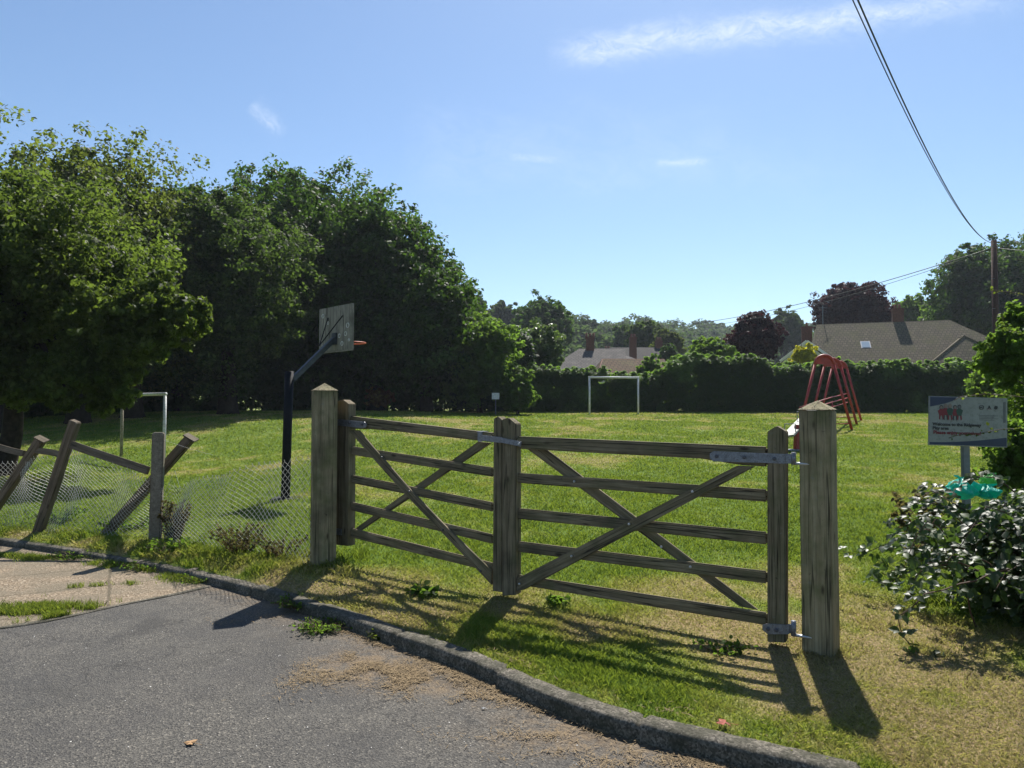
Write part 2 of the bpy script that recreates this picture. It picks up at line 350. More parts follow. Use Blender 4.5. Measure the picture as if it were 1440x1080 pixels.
class MB:
    """collects shapes into one mesh; each shape carries its own grain coordinates"""
    def __init__(s): s.v = []; s.f = []; s.g = []
    def add(s, verts, faces, grain):
        b = len(s.v); s.v += [tuple(x) for x in verts]; s.g += [tuple(x) for x in grain]; s.f += [tuple(b + i for i in f) for f in faces]; return s
    def bm(s, bm, A, X, Y, Z, gs=0):
        bm.verts.index_update(); vs = []; gr = []
        for v in bm.verts:
            vs.append(A + X * v.co.x + Y * v.co.y + Z * v.co.z); gr.append((v.co.x + gs, v.co.y + gs * .37, v.co.z))
        s.add(vs, [[v.index for v in f.verts] for f in bm.faces], gr); bm.free()
    def board(s, p0, p1, w, t, side=None, bev=.004, taper=None, seg=1, wob=0, peak=0):
        """timber from p0 to p1: w across, t thick; side = direction of the thickness"""
        p0 = Vector(p0); p1 = Vector(p1); X = (p1 - p0); Ln = X.length; X.normalize()
        Z = Vector(side if side is not None else (0, -1, 0)); Z = (Z - X * Z.dot(X)).normalized(); Y = Z.cross(X).normalized()
        bm = bmesh.new(); prev = None
        n = max(1, seg); rings = []
        for i in range(n + 1):
            f = i / n; ww = w * (1 if taper is None else (1 + (taper - 1) * f))
            dy = (random.random() - .5) * wob if 0 < i < n else 0; dz = (random.random() - .5) * wob if 0 < i < n else 0
            rings.append([bm.verts.new((Ln * f, a * ww / 2 + dy, b * t / 2 + dz)) for a, b in ((-1, -1), (1, -1), (1, 1), (-1, 1))])
        for i in range(n):
            for k in range(4):
                bm.faces.new((rings[i][k], rings[i][(k + 1) % 4], rings[i + 1][(k + 1) % 4], rings[i + 1][k]))
        bm.faces.new(rings[0][::-1])
        if peak:
            c = bm.verts.new((Ln + peak, 0, 0))
            for k in range(4): bm.faces.new((rings[-1][k], rings[-1][(k + 1) % 4], c))
        else: bm.faces.new(rings[-1])
        bmesh.ops.recalc_face_normals(bm, faces=bm.faces)
        if bev:
            es = [e for e in bm.edges if len(e.link_faces) == 2 and e.calc_face_angle(0) > .3]
            bmesh.ops.bevel(bm, geom=es, offset=bev, segments=2, affect='EDGES')
        s.bm(bm, p0, X, Y, Z, random.random() * 20); return s
    def prism(s, pts, nrm, t, along=None, bev=.004):
        """polygon pts (3D, planar) extruded by t along nrm"""
        pts = [Vector(p) for p in pts]; Z = Vector(nrm).normalized()
        X = Vector(along) if along is not None else pts[1] - pts[0]; X = (X - Z * X.dot(Z)).normalized(); Y = Z.cross(X)
        A = pts[0]; bm = bmesh.new()
        lo = [bm.verts.new(((p - A).dot(X), (p - A).dot(Y), (p - A).dot(Z))) for p in pts]
        hi = [bm.verts.new(((p - A).dot(X), (p - A).dot(Y), (p - A).dot(Z) + t)) for p in pts]
        n = len(pts)
        for k in range(n): bm.faces.new((lo[k], lo[(k + 1) % n], hi[(k + 1) % n], hi[k]))
        bm.faces.new(lo[::-1]); bm.faces.new(hi)
        bmesh.ops.recalc_face_normals(bm, faces=bm.faces)
        if bev: bmesh.ops.bevel(bm, geom=[e for e in bm.edges], offset=bev, segments=2, affect='EDGES')
        s.bm(bm, A, X, Y, Z, random.random() * 20); return s
    def box(s, c, size, bev=.003, rz=0):
        c = Vector(c); X = Vector((math.cos(rz), math.sin(rz), 0))
        return s.board(c - X * size[0] / 2, c + X * size[0] / 2, size[2], size[1], (-math.sin(rz), math.cos(rz), 0), bev)
    def tube(s, pts, r, n=8, cap=True):
        pts = [Vector(p) for p in pts]; m = len(pts); rr = [r] * m if isinstance(r, (int, float)) else list(r)
        vs = []; gr = []; fs = []; U = None; L_ = 0
        for i, p in enumerate(pts):
            d = (pts[min(i + 1, m - 1)] - pts[max(i - 1, 0)])
            d = d.normalized() if d.length > 0 else Vector((0, 0, 1))
            if U is None:
                U = d.orthogonal().normalized()
            else:
                U = U - d * U.dot(d)
                U = U.normalized() if U.length > 1e-6 else d.orthogonal().normalized()
            W = d.cross(U)
            if i: L_ += (p - pts[i - 1]).length
            for k in range(n):
                a = 2 * math.pi * k / n; vs.append(p + (U * math.cos(a) + W * math.sin(a)) * rr[i]); gr.append((L_, math.cos(a) * rr[i], math.sin(a) * rr[i]))
        for i in range(m - 1):
            for k in range(n): fs.append((i * n + k, i * n + (k + 1) % n, (i + 1) * n + (k + 1) % n, (i + 1) * n + k))
        if cap: fs.append(tuple(range(n))[::-1]); fs.append(tuple((m - 1) * n + k for k in range(n)))
        s.add(vs, fs, gr); return s
    def quad(s, a, b, c, d, gx=None):
        a, b, c, d = map(Vector, (a, b, c, d)); X = (b - a); Y = (d - a)
        gl = [(0, 0, 0), (X.length, 0, 0), ((c - a).dot(X.normalized()), (c - a).dot(Y.normalized()), 0), (0, Y.length, 0)]
        s.add([a, b, c, d], [(0, 1, 2, 3)], gl); return s
    def build(s, name, mat, parent=None, smooth=False, loc=None):
        me = bpy.data.meshes.new(name); me.from_pydata(s.v, [], s.f); me.update()
        a = me.attributes.new('grain', 'FLOAT_VECTOR', 'POINT'); a.data.foreach_set('vector', np.array(s.g, dtype=np.float32).ravel())
        if smooth: me.polygons.foreach_set('use_smooth', np.ones(len(me.polygons), dtype=bool))
        return link(name, me, mat, parent, loc)

def unit(a): return a / np.maximum(np.linalg.norm(a, axis=-1, keepdims=True), 1e-9)
def rdir(n, r): return unit(r.normal(size=(n, 3)))

def leaves_mesh(name, P, Nn, size, r, tint, aspect=.6, fold=.12):
    """one folded rhombus per leaf"""
    n = len(P); Nn = unit(Nn); T = unit(np.cross(Nn, rdir(n, r))); B = np.cross(Nn, T)
    l = (size * (.7 + .6 * r.random(n)))[:, None]
    a = P - T * l * .5; c = P + T * l * .5; up = Nn * l * fold
    b = P + B * l * aspect * .5 + up - T * l * .06; d = P - B * l * aspect * .5 + up - T * l * .06
    V = np.stack([a, b, c, d], 1).reshape(-1, 3); Fc = np.arange(4 * n).reshape(-1, 4)
    return npmesh(name, V, Fc, {'tint': ('FACE', tint)})

def clump_leaves(C, R, m, ctr, r, up=.6, out=.6, jit=1.15, flat_=.75):
    """C clump centres, R radii, m leaves per clump"""
    n = len(C); P = np.repeat(C, m, 0); rr = np.repeat(R, m)[:, None]
    off = rdir(n * m, r) * (r.random((n * m, 1)) ** .45) * rr; off[:, 2] *= flat_
    P = P + off
    Nn = unit(P - ctr) * out + unit(off + 1e-6) * .5 + np.array([0, 0, up]) + rdir(n * m, r) * jit
    tc = np.repeat(r.random(n), m)
    tint = np.clip(.42 * tc + .72 * r.random(n * m) - .07, 0, 1)
    return P, Nn, tint

def crown_clumps(ctr, rad3, nl, lf, nc, r, bottom=-.55, inner=.3):
    """cauliflower of lobes on an ellipsoid, clumps on every lobe"""
    ctr = np.array(ctr, float); rad3 = np.array(rad3, float)
    D = rdir(nl * 3, r); D = D[D[:, 2] > bottom][:nl]
    LC = ctr + D * rad3 * (.50 + .27 * r.random((len(D), 1)) ** .8)
    LR = lf * rad3.mean() * (.65 + .7 * r.random(len(D)))
    C = []; R = []
    for c, q in zip(LC, LR):
        d = rdir(nc, r); f = np.where(r.random(nc) < inner, .3 + .4 * r.random(nc), .75 + .3 * r.random(nc))
        C.append(c + d * q * f[:, None]); R.append(q * (.16 + .16 * r.random(nc)))
    k = int(nl * nc * .25); d = rdir(k, r); C.append(ctr + d * rad3 * (.25 + .5 * r.random((k, 1)))); R.append(np.full(k, rad3.mean() * .16))
    return np.concatenate(C), np.concatenate(R), LC

def trunk_mb(base, ctr, LC, rt, r, nlimb=7):
    mb = MB(); base = Vector(base); ctr = Vector(ctr); mid = base.lerp(ctr, .45)
    top = Vector((ctr.x, ctr.y, ctr.z + (ctr.z - base.z) * .3))
    pts = [base + Vector((0, 0, -.25)), base + Vector((0, 0, .15)), base.lerp(mid, .5) + Vector((random.uniform(-.1, .1), 0, 0)), mid, ctr, top]
    mb.tube(pts, [rt * 1.45, rt * 1.1, rt * .9, rt * .8, rt * .5, rt * .15], 9)
    for k in r.permutation(len(LC))[:nlimb]:
        e = Vector(LC[k]); s = mid.lerp(ctr, random.random() * .8); q = s.lerp(e, .5) + Vector((0, 0, .15 * (e - s).length))
        mb.tube([s, q, e], [rt * .4, rt * .25, rt * .08], 6)
    return mb

SEED = [100]
def tree(name, label, mat, ctr, rad3, nl=16, lf=.42, nc=26, m=40, size=.2, rt=.3, group=None, base=None, bottom=-.6, extra=None, cat='tree', up=.4, limbs=7, aspect=.62, inner=.3):
    SEED[0] += 1; r = np.random.default_rng(SEED[0]); nl = int(nl * 1.3); nc = int(nc * 1.3); size *= .88; m = int(m * .95); lf *= 1.12
    ctr = Vector(ctr)
    if base is None: base = Vector((ctr.x, ctr.y, gz(ctr.x, ctr.y)))
    t = thing(name, label, cat, base, group)
    C, R, LC = crown_clumps(ctr, rad3, nl, lf, nc, r, bottom, inner)
    for e in (extra or []):
        c2, r2, l2 = crown_clumps(e[:3], e[3:6], int(e[6]), .45, nc, r, -.8, inner); C = np.concatenate([C, c2]); R = np.concatenate([R, r2]); LC = np.concatenate([LC, l2])
    keep = C[:, 2] > base.z + .25; C = C[keep]; R = R[keep]
    P, Nn, tint = clump_leaves(C, R, m, np.array(ctr), r, up)
    me = leaves_mesh('crown', P, Nn, size, r, tint, aspect)
    trunk_mb(base, ctr, LC, rt, r, limbs).build('trunk', M['bark'], t, True)
    link('crown', me, mat, t)
    return t
def ptree(name, label, mat, u, vt, vb, Y, hw, **k):
    """crown given by its centre column, top and bottom rows in the photo, distance and half width in photo pixels"""
    top = at(u, vt, Y).z; bot = at(u, vb, Y).z; c = at(u, 500, Y)
    k.setdefault('rt', max(.12, .035 * (top - bot)))
    return tree(name, label, mat, (c.x, Y, (top + bot) / 2), (hw / F * Y * .98, max(hw / F * Y * 1.1, .36 * (top - bot)), (top - bot) / 2 * .98), **k)

# ------------------------------------------------------------------ ground sheets
def grow(a, s, f, end):
    out = []; x = a
    while (x < end) if s > 0 else (x > end): x += s; s *= f; out.append(x)
    return out
xs = np.array(sorted(grow(-8.5, -.09, 1.055, -1500) + list(np.arange(-8.5, 4.501, .05)) + grow(4.5, .07, 1.055, 1500)))
ys = np.array(sorted(grow(1.0, -.1, 1.12, -60) + list(np.arange(1.0, 9.001, .05)) + grow(9, .07, 1.045, 2400)))
X, Y = np.meshgrid(xs, ys); Z = lawn_z(X, Y); kd = kdist(X, Y)
Z = np.where(kd < .06, -.09, Z); Z = np.where((kd >= .06) & (kd < .35), Z * ss(.0, .25, kd) * 0 + (.070 + (Z - .070) * ss(.1, .35, kd)), Z)
Vg = np.stack([X, Y, Z], -1).reshape(-1, 3); nx = len(xs); ny = len(ys)
I = np.arange(nx * ny).reshape(ny, nx); Fg = np.stack([I[:-1, :-1], I[:-1, 1:], I[1:, 1:], I[1:, :-1]], -1).reshape(-1, 4)
ground = link('ground', npmesh('ground', Vg, Fg, {'dry': ('POINT', dry(X, Y).ravel())}, True), M['lawn']); tagk(ground, kind='structure')

# road: one sheet from behind the camera up to the kerb face
def strip(name, xa, xb, step, y0f, y1f, z, mat, rows=30, pw=1):
    xx = np.arange(xa, xb + 1e-6, step); V = []
    for j in range(rows + 1):
        f = 1 - (1 - j / rows) ** pw; V.append(np.stack([xx, y0f(xx) * (1 - f) + y1f(xx) * f, np.full(len(xx), z)], -1))
    V = np.array(V); n = len(xx); V = V.reshape(-1, 3); I = np.arange((rows + 1) * n).reshape(rows + 1, n)
    Fq = np.stack([I[:-1, :-1], I[:-1, 1:], I[1:, 1:], I[1:, :-1]], -1).reshape(-1, 4)
    d_ = -kdist(V[:, 0], V[:, 1]); dirt = np.exp(-np.maximum(d_, 0) / .16) * .8
    for cx, cy, sx, sy in [(-.75, 4.12, .33, .17), (-.42, 3.95, .33, .15), (-.95, 4.32, .2, .12), (.35, 3.3, .4, .12)]: dirt = dirt + .75 * np.exp(-((V[:, 0] - cx) / sx) ** 2 - ((V[:, 1] - cy) / sy) ** 2)
    return link(name, npmesh(name, V, Fq, {'dirt': ('POINT', dirt)}), mat)
kY = lambda x: np.interp(x, _gx, _gy)
tagk(strip('road', -60, 40, .08, lambda x: np.full(len(x), -25.) + np.minimum(0, kY(x) + 20) * 0 - 5 * (x > 30), lambda x: kY(x) + .03, 0.0, M['asphalt'], 90, 3), kind='structure')
# pavement of old concrete on the left; its edge with the asphalt
PE = [onz(u, v, .004) for u, v in [(0, 882), (76, 870), (174, 849), (243, 835.5), (295, 823), (338, 812)]]
pxs = np.array([-40] + [p.x for p in PE]); pys = np.array([PE[0].y - .48 * (PE[0].x + 40) * -1 * -1 * -.0 - (PE[0].x + 40) * .60] + [p.y for p in PE])
pe = lambda x: np.interp(x, pxs, pys)
pv = strip('pavement', -40, PE[-1].x, .08, pe, lambda x: kY(x) + .02, .005, M['pavement']); tagk(pv, kind='structure')
# pale concrete edging between pavement and asphalt
pts = [(x, float(pe(x)), 0) for x in np.arange(-12, PE[-1].x, .1)]
V = []; Fq = []
for i, (x, y, z) in enumerate(pts):
    w = .045 + .012 * math.sin(x * 9)
    V += [(x + w * .4, y - w, .001), (x + w * .4, y - w, .006), (x, y, .008), (x, y + .005, .004)]
    if i: b = 4 * i; Fq += [(b - 4, b, b + 1, b - 3), (b - 3, b + 1, b + 2, b - 2), (b - 2, b + 2, b + 3, b - 1)]
tagk(link('pavement_edging', npmesh('pavement_edging', V, Fq), M['kerb']), kind='structure')

# kerb stones with joints, worn edges
def kerb_mesh():
    xk = [float(x) for x in np.arange(-14, 4.0, .012)]
    P = [Vector((x, float(kY(x)), 0)) for x in xk]
    s = 0; V = []; Fq = []; r = random.Random(3); joint = .45; prevn = 0; off = 0; tilt = 0; hh = 0
    prof = [(.0, -.08), (.0, .045), (.006, .068), (.022, .078), (.060, .081), (.105, .079), (.122, .070), (.125, -.08)]
    k = 0
    for i, p in enumerate(P):
        if i: s += (p - P[i - 1]).length
        d = (P[min(i + 1, len(P) - 1)] - P[max(i - 1, 0)]).normalized(); nn = Vector((-d.y, d.x, 0))
        st = int(s / .915); fr = s / .915 - st
        if st != prevn: prevn = st; off = r.uniform(-.012, .012); hh = r.uniform(-.012, .008)
        gap = 1 if fr < .016 or fr > .984 else 0
        for (a, h) in prof:
            w = (fbm(s * 9 + a * 60, a * 40 + 5, 3) - .5) * .012
            hz = h + (hh if h > 0 else 0) + (w if h > 0 else 0) - (.014 if gap and h > 0 else 0)
            if p.x < -2.9 and h > 0: hz -= .018
            q = p + nn * (a + off + (w * .6) + (.012 if gap and a < .03 else 0)); V.append((q.x, q.y, hz))
        if i:
            b = len(prof) * i
            for j in range(len(prof) - 1): Fq.append((b - len(prof) + j, b + j, b + j + 1, b - len(prof) + j + 1))
    return npmesh('kerb', V, Fq, None, False)
tagk(link('kerb', kerb_mesh(), M['kerb']), kind='structure')

# ------------------------------------------------------------------ grass
def blades(n, seed, ymin, ymax, amin, amax, hmul=1., wmul=1., mask=None, pts=None, lean=.5):
    r = np.random.default_rng(seed)
    if pts is None:
        Yb = np.exp(r.uniform(math.log(ymin), math.log(ymax), n)); Xb = Yb * r.uniform(amin, amax, n)
    else: Xb, Yb = pts
    d = kdist(Xb, Yb); k = d > .10
    if mask is not None: k &= mask(Xb, Yb, r)
    Xb = Xb[k]; Yb = Yb[k]; d = d[k]; n = len(Xb)
    dr = dry(Xb, Yb)
    Zb = lawn_z(Xb, Yb); Zb = np.where(d < .35, .070 + (Zb - .070) * ss(.1, .35, d), Zb) - .004
    pat = fbm(Xb * 1.7 + 40, Yb * 1.7, 3)
    dn = np.clip(dr + (r.random(n) - .5) * .5, 0, 1)
    h = (.013 + .021 * r.random(n)) * (1.15 - .5 * dr) * (.5 + 1.0 * pat) * hmul * (1 + .05 * np.maximum(Yb - 5, 0) * .5)
    w = (.0011 + .0010 * r.random(n)) * wmul * np.maximum(1, Yb / 2.8)
    an = r.uniform(0, 2 * np.pi, n); la = r.uniform(0, 2 * np.pi, n); ln = h * (lean + lean * 1.6 * r.random(n) * (1 + dr))
    base = np.stack([Xb, Yb, Zb], -1); wd = np.stack([np.cos(an), np.sin(an), np.zeros(n)], -1) * w[:, None]
    tip = base + np.stack([np.cos(la) * ln, np.sin(la) * ln, h], -1)
    mid = base + np.stack([np.cos(la) * ln * .35, np.sin(la) * ln * .35, h * .62], -1)
    V = np.stack([base - wd, base + wd, mid + wd * .75, tip, mid - wd * .75], 1).reshape(-1, 3)
    Fc = np.arange(5 * n).reshape(-1, 5)
    return V, Fc, dn, r.random(n)
def grass_obj(name, label, parts):
    Vs = []; Fs = []; D = []; T = []; b = 0
    for V, Fc, dn, ti in parts: Vs.append(V); Fs.append(Fc + b); b += len(V); D.append(dn); T.append(ti)
    me = npmesh(name, np.concatenate(Vs), np.concatenate(Fs), {'dry': ('FACE', np.concatenate(D)), 'tint': ('FACE', np.concatenate(T))})
    return tagk(link(name, me, M['grass']), label, 'grass', kind='stuff')
parts = [blades(760000, 1, 2.5, 42, -.80, .80)]
# longer tufts: along the fence foot, below the gate, by the kerb and round the posts
def tufts(n, seed, fn, hm, ps=60, spread=.05):
    r = np.random.default_rng(seed); cx, cy = fn(n, r); X_ = np.repeat(cx, ps) + r.normal(0, spread, n * ps); Y_ = np.repeat(cy, ps) + r.normal(0, spread, n * ps)
    return blades(0, seed, 1, 2, 0, 1, hm, 1.3, None, (X_, Y_), .35)
def along_kerb(xa, xb, d0, d1):
    def f(n, r): x = r.uniform(xa, xb, n); dd = r.uniform(d0, d1, n); return x + dd * .5, kY(x) + dd
    return f
fence_line = lambda f: (-1.75 - 2.0 * f, 6.25 + 1.15 * f)
parts.append(tufts(170, 21, along_kerb(-6, 2.2, .14, .5), 1.3))
parts.append(tufts(160, 22, lambda n, r: (lambda t: (-1.75 - 5.4 * t + r.normal(0, .12, n), 6.2 + 1.9 * t + r.normal(0, .16, n)))(r.random(n)), 2.6))
parts.append(tufts(150, 23, lambda n, r: (r.uniform(-1.3, .8, n), r.uniform(3.9, 5.0, n)), 1.25))
parts.append(tufts(90, 24, lambda n, r: (r.uniform(2.2, 5, n), r.uniform(3.6, 5.2, n)), 2.2))
parts.append(tufts(20, 25, lambda n, r: (1.75 + r.normal(0, .16, n), 4.15 + r.normal(0, .14, n)), 1.7))
parts.append(tufts(24, 26, lambda n, r: (-1.62 + r.normal(0, .18, n), 6.15 + r.normal(0, .16, n)), 2.4))
parts.append(tufts(500, 27, lambda n, r: (lambda y: (y * r.uniform(-.5, .6, n), y))(r.uniform(4.5, 12, n)), 1.25, 40, .07))
grass_obj('grass', 'short mown green grass with dry straw coloured patches over the field', parts)
# grass growing in the pavement joints
def pave_grass():
    r = np.random.default_rng(5); n = 26000; Xs = []; Ys = []
    segs = [((-3.75, 5.35), (-3.0, 5.28), .10, 9000), ((-3.35, 5.12), (-2.75, 5.47), .05, 4500), ((-3.7, 6.0), (-3.2, 6.12), .02, 500),
            ((-3.0, 6.38), (-2.6, 6.22), .07, 5200), ((-4.0, 6.92), (-3.3, 6.62), .05, 5000), ((-2.75, 5.47), (-2.4, 5.7), .018, 900), ((-4.6, 4.8), (-3.6, 5.2), .12, 9000), ((-5.6, 7.35), (-4.6, 7.1), .06, 5000)]
    for a, b, w, k in segs:
        t = r.random(k); Xs.append(a[0] + (b[0] - a[0]) * t + r.normal(0, w * 1.2, k)); Ys.append(a[1] + (b[1] - a[1]) * t + r.normal(0, w * .9, k))
    Xb = np.concatenate(Xs); Yb = np.concatenate(Ys); k = (kdist(Xb, Yb) < .0) & (Yb > pe(Xb) + .0) & (fbm(Xb * 7, Yb * 7, 3) + r.normal(0, .05, len(Xb)) > .49); Xb = Xb[k]; Yb = Yb[k]; n = len(Xb)
    h = .018 + .035 * r.random(n); w = .0022; an = r.uniform(0, 6.28, n); la = r.uniform(0, 6.28, n); ln = h * .6
    base = np.stack([Xb, Yb, np.full(n, .004)], -1); wd = np.stack([np.cos(an), np.sin(an), 0 * an], -1) * w
    tip = base + np.stack([np.cos(la) * ln, np.sin(la) * ln, h], -1); mid = base + np.stack([np.cos(la) * ln * .35, np.sin(la) * ln * .35, h * .62], -1)
    V = np.stack([base - wd, base + wd, mid + wd * .75, tip, mid - wd * .75], 1).reshape(-1, 3)
    return V, np.arange(5 * n).reshape(-1, 5), np.clip(.25 + (r.random(n) - .5) * .5, 0, 1), r.random(n)
grass_obj('joint_grass', 'thin grass and moss growing in the joints of the old concrete pavement', [pave_grass()])

# straw and clippings along the kerb foot
def straw():
    r = np.random.default_rng(9); Xs = []; Ys = []
    x = r.uniform(-1.35, 2.0, 7000); Xs.append(x); Ys.append(kY(x) - .012 - np.abs(r.normal(0, .055, 7000)))
    for (cx, cy, sx, sy, k) in [(-.75, 4.12, .2, .10, 4200), (-.45, 3.98, .22, .09, 4200), (-.95, 4.3, .14, .08, 1800), (-1.12, 4.0, .1, .12, 900), (-.2, 3.75, .16, .07, 1800), (.25, 3.36, .25, .06, 1800), (.55, 3.1, .25, .05, 1800), (-1.9, 5.15, .12, .08, 700), (1.3, 3.25, .3, .1, 900), (2.2, 3.6, .5, .4, 2500)]:
        Xs.append(cx + r.normal(0, sx, k)); Ys.append(cy + r.normal(0, sy, k))
    X_ = np.concatenate(Xs); Y_ = np.concatenate(Ys); k = (fbm(X_ * 5, Y_ * 5, 4) + r.normal(0, .09, len(X_)) > .545); X_ = X_[k]; Y_ = Y_[k]
    d = kdist(X_, Y_); k = (d < -.006) | (d > .14); X_ = X_[k]; Y_ = Y_[k]; d = d[k]
    n = len(X_); Zb = np.where(d > 0, lawn_z(X_, Y_) + .012, .004 + .010 * r.random(n))
    l = .004 + .015 * r.random(n) ** 1.8; an = r.uniform(0, 6.28, n); w = .0010 + .0010 * r.random(n)
    T = np.stack([np.cos(an), np.sin(an), r.normal(0, .15, n)], -1) * l[:, None]; S = np.stack([-np.sin(an), np.cos(an), 0 * an], -1) * w[:, None]
    B = np.stack([X_, Y_, Zb], -1); V = np.stack([B - T - S, B + T - S, B + T + S, B - T + S], 1).reshape(-1, 3)
    tagk(link('dry_clippings', npmesh('dry_clippings', V, np.arange(4 * n).reshape(-1, 4)), M['straw']), 'dry brown grass clippings lying on the asphalt along the kerb', 'clippings', kind='stuff')
straw()
def grit():
    r = np.random.default_rng(19); n = 600; Y_ = r.uniform(2.4, 6.4, n); X_ = Y_ * r.uniform(-.75, .35, n); k = kdist(X_, Y_) < -.05; X_ = X_[k]; Y_ = Y_[k]; n = len(X_)
    s = .0018 + .0038 * r.random(n) ** 4
    D = np.array([(1, 0, 0), (0, 1, 0), (-1, 0, 0), (0, -1, 0), (0, 0, .8)]); V = np.stack([X_, Y_, np.full(n, .002)], -1)[:, None] + D[None] * s[:, None, None] * (.7 + .6 * r.random((n, 5, 1)))
    b = np.arange(n)[:, None, None] * 5; Fc = (b + np.array([(0, 1, 4), (1, 2, 4), (2, 3, 4), (3, 0, 4)])[None]).reshape(-1, 3)
    tagk(link('grit', npmesh('grit', V.reshape(-1, 3), Fc), M['stone']), 'small pale grit scattered over the dark asphalt', 'grit', kind='stuff')
grit()

# ------------------------------------------------------------------ gate
HR = at(1092, 700, 4.30); MR = at(716, 700, 5.215); ML = at(700, 700, 5.285); HL = at(481, 700, 6.37)
class Leaf:
    def __init__(s, a, b):          # vertical plane through two points
        s.d = Vector((b.x - a.x, b.y - a.y, 0)).normalized(); n = Vector((-s.d.y, s.d.x, 0))
        if n.y > 0: n = -n          # towards the road
        s.n = n; s.a = Vector((a.x, a.y, 0))
    def P(s, u, v, o=0.):           # photo pixel onto the plane o metres in front of the leaf's middle
        r = ray(u, v); p0 = s.a + s.n * o; return CAM + r * ((p0 - CAM).dot(s.n) / r.dot(s.n))
    def plank(s, poly, front, t, name, mat, parent, along=None, bev=.004):
        pts = [s.P(u, v, front) for u, v in poly]
        return MB().prism(pts, -s.n, t, along, bev).build(name, mat, parent)
    def bolt(s, u, v, o, parent, r=.011, name='bolt', mat='bolt', h=.01):
        c = s.P(u, v, o); mb = MB(); mb.tube([c - s.n * .004, c + s.n * h, c + s.n * (h + .003)], [r, r, r * .6], 10); return mb.build(name, M[mat], parent)
LR = Leaf(HR, MR); LL = Leaf(HL, ML)

def rail_poly(u0, a0, b0, u1, a1, b1): return [(u0, a0), (u1, a1), (u1, b1), (u0, b0)]
gR = thing('field_gate', 'wider weathered timber gate hung on the right hand post, long strap hinge on top rail', 'gate', (HR.x, HR.y, gz(HR.x, HR.y)), 'pair of timber field gates')
up = Vector((0, 0, 1))
LR.plank([(1079, 903), (1105.5, 904), (1105.5, 607), (1092, 599), (1079, 607)], .045, .085, 'hinge_stile', M['wood'], gR, up)
LR.plank([(706, 838), (725, 837), (725, 596), (714.5, 587.5), (706, 590)], .045, .085, 'meeting_stile', M['wood'], gR, up)
LR.plank([(725.5, 613.6), (1078.5, 628.5), (1078.5, 656.5), (1040, 654), (985, 645), (725.5, 631)], .03, .058, 'top_rail', M['wood'], gR, bev=.011)
for q in ((725.5, 665, 679, 1078.5, 688.6, 706), (725.5, 714.5, 729.5, 1078.5, 748.6, 766), (725.5, 761, 776, 1078.5, 803.7, 821), (725.5, 808, 822, 1078.5, 862, 880)):
    LR.plank(rail_poly(*q), .012, .026, 'rail', M['wood'], gR, bev=.008)
LR.plank([(726, 814), (726, 832), (738, 829), (1062, 656), (1036, 655)], .036, .022, 'brace', M['wood'], gR, LR.P(1050, 655) - LR.P(726, 822))
LR.plank([(740, 630.5), (768, 632), (1066, 858), (1040, 853)], -.016, .022, 'brace', M['wood'], gR, LR.P(1060, 855) - LR.P(755, 630))
for u, v in ((974, 691.5), (885, 737), (804, 782), (731, 821)): LR.bolt(u, v, .036, gR, .0085, mat='galv_light')
for u, v in ((808, 677), (971, 797), (930, 769)): LR.bolt(u, v, .012, gR, .0085, mat='galv_light')
# strap hinges
hs = LR.plank([(998, 638), (1003, 634.5), (1104, 638.5), (1104, 652), (1003, 649), (998, 645)], .052, .007, 'strap_hinge', M['galv'], gR, bev=.0015)
for u, v in ((1008, 641.5), (1047, 643), (1089, 645)): LR.bolt(u, v, .052, hs)
LR.plank([(1104.3, 638), (1118, 638.5), (1118, 652), (1104.3, 652)], .05, .012, 'hinge_eye', M['galv'], hs, bev=.002)
a = LR.P(1116, 636, .044); b = LR.P(1116, 653.5, .044); MB().tube([b, a], .014, 12).build('hinge_barrel', M['galv'], hs, True)
hs = LR.plank([(1072, 879), (1078, 877), (1110, 879), (1110, 892), (1080, 892), (1072, 886)], .052, .007, 'strap_hinge', M['galv'], gR, bev=.0015)
for u, v in ((1080, 884.5), (1092, 886)): LR.bolt(u, v, .052, hs)
a = LR.P(1116, 873, .046); b = LR.P(1116, 894, .046); MB().tube([b, a], .015, 12).build('hinge_barrel', M['galv'], hs, True)
LR.plank([(1107, 878), (1116, 878), (1116, 891), (1107, 891)], .046, .012, 'hinge_eye', M['galv'], hs, bev=.002)

gL = thing('field_gate', 'narrower weathered timber gate hung on the left hand post, braced in a cross', 'gate', (HL.x, HL.y, gz(HL.x, HL.y)), 'pair of timber field gates')
LL.plank([(471, 766), (489, 768), (490, 568), (482, 562), (471, 565)], .045, .085, 'hinge_stile', M['wood'], gL, up)
LL.plank([(692.5, 831), (705.6, 833), (705.6, 591), (700, 585.5), (694, 589)], .040, .078, 'meeting_stile', M['wood'], gL, up)
LL.plank([(489.5, 585), (692.3, 609), (692.3, 622), (560, 607), (520, 603.5), (489.5, 603)], .03, .058, 'top_rail', M['wood'], gL, bev=.011)
for q in ((489.5, 627, 639, 692.3, 657.7, 670.7), (489.5, 667, 678.5, 692.3, 706.7, 719.5), (489.5, 705, 717, 692.3, 751.7, 765), (489.5, 742, 755, 692.3, 792, 805)):
    LL.plank(rail_poly(*q), .012, .026, 'rail', M['wood'], gL, bev=.008)
LL.plank([(490, 605), (504, 605), (527, 632), (576, 688), (628, 742), (691, 803), (691, 823), (622, 750), (566, 692), (520, 640)], .036, .022, 'brace', M['wood'], gL, LL.P(690, 812) - LL.P(497, 605))
LL.plank([(491, 749), (503, 749), (690, 623), (672, 621)], -.016, .022, 'brace', M['wood'], gL, LL.P(680, 622) - LL.P(498, 748))
for u, v in ((537, 643), (576, 691), (623, 745), (676, 803)): LL.bolt(u, v, .036, gL, .0085, mat='bolt')
